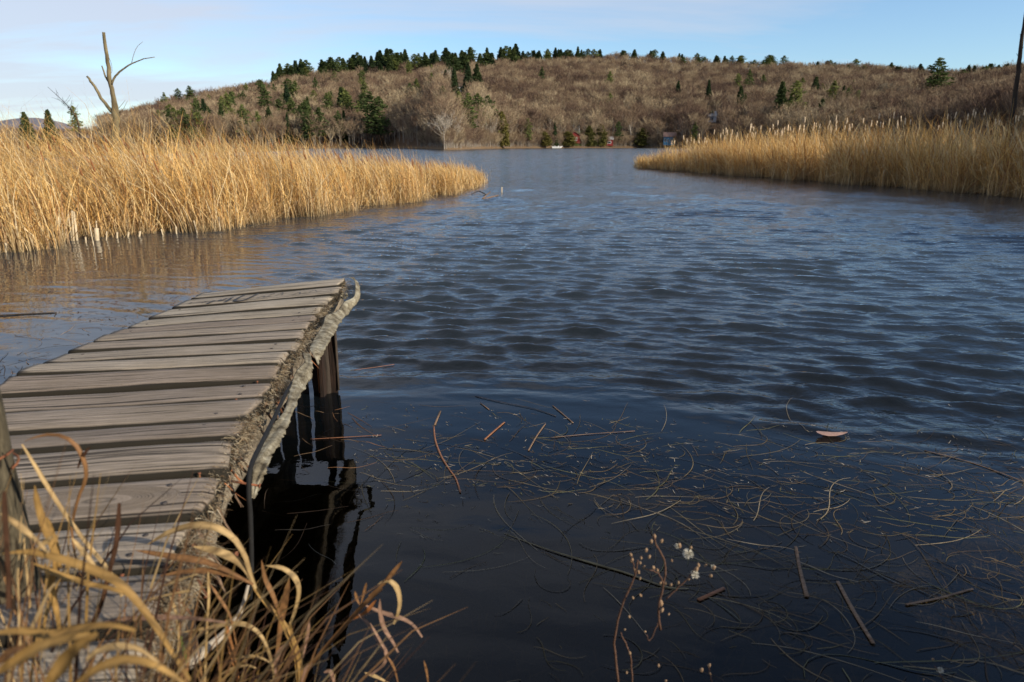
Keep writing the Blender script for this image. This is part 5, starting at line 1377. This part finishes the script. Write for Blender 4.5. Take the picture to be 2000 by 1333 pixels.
# sunken weed on the bed
r = np.random.default_rng(40); n_ = 5000
x = r.uniform(-0.8, 3.2, n_); y = 1.2 + r.random(n_) ** 1.4 * 3.2
zb = near_z(np.arctan2(x, y), np.hypot(x, y)); h = r.uniform(0, 6.28, n_); L = r.uniform(0.03, 0.14, n_)
P = np.stack([np.stack([x, y, zb + 0.01], -1), np.stack([x + np.cos(h) * L * .5, y + np.sin(h) * L * .5, zb + r.uniform(0.02, 0.09, n_)], -1), np.stack([x + np.cos(h + .5) * L, y + np.sin(h + .5) * L, zb + r.uniform(0.01, 0.1, n_)], -1)], 1)
sv = np.stack([-np.sin(h), np.cos(h), np.zeros(n_)], -1)
o = link('sunken_weed', ribbons('sunken_weed', P, np.array([1, .8, .3])[None] * r.uniform(0.004, 0.012, (n_, 1)), sv, np.array([(0.11, 0.09, 0.045), (0.07, 0.06, 0.03), (0.15, 0.11, 0.06)])[r.integers(0, 3, n_)], M['grass']))
setp(o, 'brown weed and litter lying on the shallow lake bed', 'water weed', kind='stuff')

# ------------------------------------------------------------------ grass and weeds on the near bank
def blade(pts, y, w, col, parent, twist=0.0, n_=16, name='leaf', prof=None, label=None):
    """pts: (u, v[, dy])"""
    P = smooth_path([at(q[0], q[1], y + (q[2] if len(q) > 2 else 0)) for q in pts], n_)
    T = np.gradient(P, axis=0); T /= np.linalg.norm(T, axis=1)[:, None]
    view = P - np.array([0, 0, EYE]); view /= np.linalg.norm(view, axis=1)[:, None]
    Sx = np.cross(T, view); Sx /= np.linalg.norm(Sx, axis=1)[:, None] + 1e-9
    a_ = twist + 0.5 * np.sin(np.linspace(0, 3, n_) + twist * 3)
    Nn = np.cross(Sx, T)
    Sd = Sx * np.cos(a_)[:, None] + Nn * np.sin(a_)[:, None]
    pr = np.interp(np.linspace(0, 1, n_), *(prof or ([0, 0.12, 0.4, 0.75, 1], [0.08, 0.6, 1, 0.6, 0.35]))) * w
    fold = Nn * (pr * 0.18)[:, None]
    V = np.stack([P - Sd * pr[:, None] / 2, P + fold, P + Sd * pr[:, None] / 2], 1).reshape(-1, 3)
    f_ = []
    for i in range(n_ - 1):
        b_ = i * 3; f_ += [(b_, b_ + 1, b_ + 4, b_ + 3), (b_ + 1, b_ + 2, b_ + 5, b_ + 4)]
    g = np.random.default_rng(int(abs(pts[0][0]) * 7 + pts[0][1])).uniform(0.8, 1.15, (n_, 1))
    g2 = np.random.default_rng(int(abs(pts[0][0]) * 3 + pts[0][1]))
    C = (np.array(col) * g).repeat(3, 0) * np.tile([0.72, 1.15, 0.85], n_)[:, None] * g2.uniform(0.8, 1.2, (3 * n_, 1))
    C = C * np.where(g2.random((3 * n_, 1)) < 0.10, 0.5, 1.0)
    me_ = mesh_np(name, V, np.array(f_), M['grass'], C)
    o = link(name, me_, parent)
    if parent is not None: o.matrix_basis = parent.matrix_basis.inverted()
    if label: o['label'] = label
    return o
STEM = ([0, 0.1, 1], [0.5, 1, 1])
GD, TN, BR, DK, PK = (0.29, 0.18, 0.06), (0.38, 0.27, 0.13), (0.20, 0.105, 0.045), (0.06, 0.03, 0.018), (0.25, 0.155, 0.11)
def plant(name, base, label, leaves, cat='grass plant'):
    root = empty(name, tuple(base)); bpy.context.view_layer.update()
    for L_ in leaves:
        pts, y, w, col = L_[:4]; kw = L_[4] if len(L_) > 4 else {}
        blade(pts, y, w, col, root, **kw)
    setp(root, label, cat); return root
st = dict(prof=STEM, name='stem')
plant('grass_plant', at(592, 1345, 1.1), 'tall dry grass arching over the near right corner of the dock', [
    ([(288, 1064), (330, 1040), (378, 1026), (420, 1030), (455, 1050), (478, 1085), (490, 1125), (500, 1150)], 1.02, 0.014, TN),
    ([(378, 1068), (420, 1076), (458, 1092), (482, 1115), (497, 1145)], 1.02, 0.016, TN),
    ([(265, 1075), (330, 1086), (395, 1096), (440, 1113), (480, 1134)], 1.0, 0.013, BR),
    ([(310, 1125), (370, 1116), (415, 1116), (470, 1130), (495, 1142)], 1.0, 0.011, BR),
    ([(492, 1120), (500, 1150), (530, 1190), (560, 1225), (582, 1275), (592, 1345)], 1.06, 0.009, GD, st)])
plant('grass_plant', at(586, 1345, 1.05), 'dry grass stalk with two hooked leaves between the dock and the water', [
    ([(511, 1094), (518, 1130), (533, 1162), (545, 1196), (552, 1215)], 1.05, 0.010, BR),
    ([(519, 1105), (552, 1110), (577, 1130), (584, 1158), (575, 1198), (566, 1220)], 1.05, 0.011, TN),
    ([(565, 1130), (556, 1175), (548, 1225), (540, 1290)], 1.1, 0.016, BR),
    ([(566, 1215), (572, 1250), (582, 1290), (588, 1345)], 1.05, 0.006, GD, st),
    ([(540, 1190), (556, 1230), (575, 1275), (584, 1340)], 1.05, 0.006, GD, st)])
plant('grass_plant', at(585, 1340, 1.1), 'reddish grass plant fanning out to the right over the dark water', [
    ([(588, 1325), (630, 1272), (680, 1215), (712, 1180), (745, 1148)], 1.1, 0.009, BR, st),
    ([(786, 1096), (768, 1118), (748, 1142), (720, 1165)], 1.12, 0.010, BR),
    ([(738, 1142), (758, 1134), (775, 1148), (781, 1175), (777, 1200), (769, 1220)], 1.12, 0.012, TN),
    ([(708, 1180), (745, 1196), (785, 1208), (808, 1222), (825, 1245)], 1.12, 0.010, PK),
    ([(742, 1170), (743, 1200), (752, 1230), (768, 1255), (778, 1275)], 1.08, 0.010, PK),
    ([(700, 1200), (722, 1222), (742, 1255), (755, 1278), (748, 1300), (722, 1320)], 1.1, 0.011, PK),
    ([(693, 1155), (697, 1170), (703, 1182)], 1.1, 0.007, BR),
    ([(716, 1138), (711, 1158), (705, 1180)], 1.1, 0.007, BR),
    ([(735, 1172), (715, 1195), (690, 1210)], 1.1, 0.009, (0.30, 0.12, 0.04))])
plant('grass_plant', at(380, 1345, 0.8), 'broad gold grass leaf sweeping across the front of the dock', [
    ([(5, 1082), (60, 1078), (120, 1092), (180, 1112), (235, 1140), (272, 1180), (305, 1225), (340, 1280), (372, 1330)], 0.72, 0.0125, GD),
    ([(60, 1098), (110, 1120), (170, 1140), (220, 1150), (262, 1165)], 0.78, 0.009, GD),
    ([(205, 1150), (250, 1160), (285, 1190), (320, 1240)], 0.80, 0.008, TN)])
plant('weed_stalk', at(205, 1300, 0.85), 'dark brown bare stalk standing in front of the dock planks', [
    ([(233, 983), (230, 1040), (224, 1078), (214, 1115), (204, 1160), (190, 1200), (170, 1240)], 0.85, 0.007, DK, st),
    ([(208, 1085), (218, 1078), (224, 1068)], 0.85, 0.004, DK, st)], 'weed')
plant('weed_stalk', at(150, 1300, 0.9), 'curled reddish brown dead leaf in front of the left planks', [
    ([(48, 862), (85, 850), (122, 852), (150, 872), (166, 905), (168, 935), (156, 965), (146, 1000), (140, 1040), (150, 1100)], 0.95, 0.0075, BR),
    ([(176, 872), (160, 895), (152, 915)], 0.95, 0.006, DK)], 'weed')
plant('grass_plant', at(250, 1300, 0.9), 'long straight tan grass stalk leaning left across the planks', [
    ([(43, 868), (70, 912), (100, 962), (135, 1015), (170, 1062), (200, 1098), (222, 1130), (240, 1165)], 0.92, 0.0065, TN, dict(prof=([0, 0.2, 1], [0.3, 1, 1])))])
plant('grass_plant', at(90, 1300, 0.75), 'tuft of upright gold leaves in front of the mooring post', [
    ([(68, 948), (74, 985), (88, 1030), (102, 1065), (108, 1110), (98, 1160)], 0.80, 0.011, GD),
    ([(92, 1010), (100, 1045), (112, 1075), (118, 1110)], 0.82, 0.012, GD),
    ([(0, 1003), (35, 1025), (70, 1055), (95, 1080)], 0.72, 0.008, TN),
    ([(104, 1046), (86, 1062), (68, 1078)], 0.75, 0.008, TN),
    ([(140, 1050), (160, 1075), (180, 1100), (200, 1130)], 0.8, 0.008, TN),
    ([(8, 960), (12, 1040), (16, 1110), (18, 1190)], 0.68, 0.006, DK, st),
    ([(88, 1100), (100, 1150), (112, 1200), (120, 1260)], 0.8, 0.010, GD)])
plant('grass_plant', at(120, 1400, 0.55), 'broad blurred grass leaves nearest the camera at the lower left corner', [
    ([(-30, 1240), (40, 1232), (100, 1240), (150, 1228), (215, 1221), (265, 1232)], 0.60, 0.0105, GD),
    ([(-20, 1325), (30, 1290), (80, 1262), (130, 1248), (175, 1238)], 0.55, 0.013, GD),
    ([(85, 1350), (115, 1305), (150, 1265), (190, 1238)], 0.55, 0.016, GD),
    ([(140, 1345), (180, 1312), (225, 1292), (270, 1290), (315, 1305), (360, 1335)], 0.55, 0.011, GD),
    ([(165, 1292), (195, 1270), (235, 1262), (275, 1270), (310, 1295)], 0.62, 0.009, TN),
    ([(-10, 1300), (20, 1275), (50, 1262)], 0.55, 0.010, BR)])
plant('grass_plant', at(400, 1360, 0.95), 'thin crossing grass stems under the dock corner', [
    ([(205, 1214), (260, 1208), (320, 1206), (380, 1208), (440, 1216)], 0.85, 0.009, PK),
    ([(352, 1236), (400, 1228), (450, 1218), (485, 1222), (512, 1245), (530, 1290), (538, 1345)], 0.95, 0.009, TN),
    ([(407, 1118), (408, 1170), (404, 1240), (400, 1345)], 0.95, 0.0045, TN, st),
    ([(332, 1165), (345, 1200), (350, 1240), (346, 1290)], 0.92, 0.007, TN),
    ([(315, 1146), (345, 1135), (385, 1122)], 0.9, 0.006, TN),
    ([(410, 1140), (430, 1170), (450, 1205), (462, 1260)], 0.95, 0.006, BR),
    ([(280, 1175), (320, 1164), (370, 1154)], 0.9, 0.004, TN, st),
    ([(440, 1210), (450, 1260), (462, 1310), (468, 1350)], 1.0, 0.011, (0.28, 0.13, 0.05)),
    ([(415, 1330), (445, 1310), (480, 1300), (500, 1305)], 0.95, 0.006, TN),
    ([(455, 1290), (480, 1282), (510, 1285), (535, 1300)], 0.98, 0.006, TN)])
plant('grass_plant', at(362, 1345, 0.95), 'single green shoot among the dry grass below the dock', [
    ([(352, 1238), (358, 1265), (364, 1295), (368, 1330)], 0.93, 0.006, (0.10, 0.20, 0.04))])
plant('grass_plant', at(700, 1345, 1.1), 'short curled grass tips at the bottom edge right of the dock', [
    ([(605, 1212), (600, 1245), (592, 1285)], 1.1, 0.008, PK),
    ([(560, 1256), (545, 1275), (538, 1300), (536, 1345)], 1.05, 0.011, PK),
    ([(610, 1294), (598, 1310), (588, 1340)], 1.05, 0.012, PK),
    ([(632, 1314), (645, 1312), (652, 1330), (650, 1350)], 1.05, 0.009, PK),
    ([(712, 1314), (735, 1322), (760, 1335)], 1.1, 0.008, TN),
    ([(755, 1280), (770, 1305), (780, 1345)], 1.1, 0.006, BR),
    ([(828, 1290), (834, 1315), (838, 1350)], 1.15, 0.006, BR),
    ([(655, 1315), (652, 1330), (648, 1345)], 1.1, 0.005, TN)])
# undergrowth of fine dead grass on the bank
r = np.random.default_rng(55); n_ = 1100; K = 6
nr_ = r.random(n_) < 0.55; x = np.where(nr_, r.uniform(-0.62, -0.27, n_), r.uniform(-0.80, -0.30, n_)); y = np.where(nr_, r.uniform(0.42, 0.62, n_), r.uniform(0.60, 0.84, n_))
x2 = r.uniform(-0.1, 0.5, 60); y2 = r.uniform(0.75, 1.05, 60); x = np.concatenate([x, x2]); y = np.concatenate([y, y2]); n_ = len(x)
P = np.zeros((n_, K, 3)); P[:, 0] = np.stack([x, y, np.maximum(near_z(np.arctan2(x, y), np.hypot(x, y)), -0.05)], -1)
az = r.uniform(0, 6.28, n_); ln = r.uniform(0.5, 0.84, n_) * np.where(x > -0.1, 0.6, 1) * np.clip(1.0 - (x + 0.45) * 1.0, 0.4, 1); th = r.uniform(0.05, 0.5, n_); bd = r.uniform(0.2, 2.0, n_)
for i in range(1, K):
    a_ = np.minimum(th + bd * (i / K) ** 2, 2.4); P[:, i] = P[:, i - 1] + np.stack([np.sin(a_) * np.cos(az), np.sin(a_) * np.sin(az), np.cos(a_)], -1) * (ln / K)[:, None]
ln = np.minimum(ln, 0.84); W_ = np.array([.9, 1, .9, .8, .5, .1])[None] * np.where(r.random((n_, 1)) < 0.4, r.uniform(0.005, 0.009, (n_, 1)), r.uniform(0.002, 0.005, (n_, 1))); sv = np.stack([-np.sin(az), np.cos(az), np.zeros(n_)], -1)
cc = np.array([GD, TN, BR, DK, (0.22, 0.12, 0.05)])[r.integers(0, 5, n_)] * r.uniform(0.6, 1.1, (n_, 1))
o = link('dead_grass', ribbons('dead_grass', P, W_, sv, cc, M['grass']))
setp(o, 'tangled dead grass on the bank at the foot of the dock', 'grass', kind='stuff')

# seeding weed with fluffy heads
def seed_plant(base, y, stems, buds, fluffs, label):
    root = empty('seeding_weed', tuple(base)); bpy.context.view_layer.update(); inv = root.matrix_basis.inverted()
    for pts, w in stems:
        mb = MB(); P = smooth_path([at(u, v, y) for u, v in pts], 14) + rng.normal(0, 0.0006, (14, 3)); mb.tube(P, np.linspace(w, w * 0.6, 14), 5)
        o = link('stem', mb.build('stem', M['stem']), root); o.matrix_basis = inv
    for (u, v, rad) in buds:
        rad = rad * rng.uniform(0.6, 0.95); mb = MB(); c = at(u, v, y + rng.normal(0, 0.012)); d = np.array([rng.normal(0, 0.4), rng.normal(0, 0.4), 1.0]); d /= np.linalg.norm(d)
        mb.tube([c - d * rad * 1.5, c - d * rad * 0.6, c + d * rad * 0.5, c + d * rad * 1.4], [rad * 0.3, rad, rad * 0.95, rad * 0.5], 6)
        o = link('seed_head', mb.build('seed_head', M['bud']), root); o.matrix_basis = inv
    for (u, v, rad) in fluffs:
        mb = MB(); c = at(u, v, y)
        for q_ in range(120):
            d = rng.normal(0, 1, 3); d /= np.linalg.norm(d); e = np.cross(d, rng.normal(0, 1, 3)); e /= np.linalg.norm(e); L_ = rad * rng.uniform(0.75, 1.1)
            mb.add([c, c + d * L_ + e * rad * 0.13, c + d * L_ - e * rad * 0.13], (), [(0, 1, 2)])
        o = link('fluffy_head', mb.build('fluffy_head', M['whitefluff'], smooth=False), root); o.matrix_basis = inv
    setp(root, label, 'weed')
M['stem'] = simple('brown_stem', (0.05, 0.026, 0.016), (0.13, 0.07, 0.045), 200)
M['whitefluff'] = simple('white_fluff', (0.42, 0.39, 0.31), (0.60, 0.57, 0.48), 100, 0.95)
M['bud'] = simple('dry_bud', (0.13, 0.07, 0.035), (0.36, 0.25, 0.15), 300, 0.9)
seed_plant(at(1215, 1350, 1.15), 1.15,
    [([(1208, 1345), (1203, 1290), (1200, 1250), (1210, 1200), (1225, 1160), (1240, 1125), (1246, 1095)], 0.0028),
     ([(1290, 1230), (1286, 1190), (1295, 1150), (1300, 1118), (1295, 1088), (1282, 1065), (1278, 1048)], 0.0026),
     ([(1296, 1140), (1285, 1120), (1262, 1112)], 0.0018), ([(1302, 1170), (1322, 1150), (1345, 1128), (1360, 1108)], 0.0016),
     ([(1236, 1345), (1232, 1290), (1225, 1265), (1212, 1236)], 0.002), ([(1286, 1215), (1270, 1250), (1262, 1240)], 0.0014), ([(1240, 1120), (1236, 1100), (1232, 1085)], 0.0014)],
    [(1278, 1048, .004), (1272, 1058, .004), (1292, 1057, .0045), (1262, 1075, .0035), (1268, 1088, .004), (1232, 1084, .0035), (1234, 1095, .004), (1252, 1090, .0035), (1250, 1100, .0045), (1258, 1108, .004), (1240, 1113, .004),
     (1247, 1118, .0045), (1276, 1109, .004), (1284, 1114, .004), (1250, 1130, .003), (1300, 1140, .0035), (1310, 1143, .004), (1325, 1139, .003), (1290, 1139, .003), (1312, 1095, .003), (1327, 1066, .004), (1349, 1070, .004),
     (1388, 1125, .0035), (1378, 1105, .004), (1394, 1109, .0045), (1364, 1104, .0045), (1360, 1112, .004), (1345, 1132, .003), (1291, 1178, .005), (1293, 1192, .004), (1306, 1200, .003), (1251, 1163, .003), (1236, 1168, .003), (1229, 1205, .003),
     (1220, 1230, .003), (1260, 1234, .003), (1286, 1300, .003), (1224, 1314, .003), (1300, 1330, .0035), (1230, 1276, .003)],
    [(1344, 1082, .0105), (1357, 1122, .0085), (1393, 1108, .005), (1323, 1067, .0055)], 'seeding weed with two white fluffy heads in front of the dark water')
seed_plant(at(1840, 1350, 1.2), 1.2, [([(1850, 1350), (1840, 1325), (1825, 1300)], 0.0015)], [(1822, 1288, .003), (1804, 1328, .003)], [(1836, 1309, .0065)], 'small white fluffy seed head at the lower right edge')
seed_plant(at(1390, 1350, 1.2), 1.2, [([(1395, 1350), (1390, 1330), (1384, 1305)], 0.0015)], [(1385, 1300, .004), (1370, 1309, .004), (1387, 1316, .0035)], [], 'three small buds at the bottom edge below the fluffy weed')

# unseen trees added on the right, beyond the edge of the view, to cast shade on the water and reeds
for k, (x, y, h, kd) in enumerate([(27, 7, 12, 'spruce'), (31, 10, 13, 'pine'), (29, 11, 12, 'spruce'), (37, 14.5, 14, 'spruce'), (26, 10.5, 11, 'spruce'), (33, 5.5, 13, 'spruce'), (24, 5, 11, 'cedar'), (39, 11.5, 15, 'spruce'), (31, 14, 12, 'cedar'), (34, 12.5, 13, 'spruce'), (29, 8, 12, 'pine'), (25, 2, 11, 'spruce'), (30, -2, 12, 'pine'), (33, 9, 14, 'spruce'), (9.5, -3.4, 5.0, 'cedar')]):
    o = empty({'pine': 'pine_tree', 'spruce': 'spruce_tree', 'cedar': 'cedar_tree'}[kd], (x, y, 0)); t, c = EV[kd][k % 4]; link('trunk', t, o); link('crown', c, o)
    o.scale = (h / 10 * 1.3, h / 10 * 1.3, h / 10); o.rotation_euler = (0, 0, k * 1.3)
    setp(o, 'unseen evergreen added on the right to shade water and reeds', 'tree', 'unseen evergreens added on the right for shade')
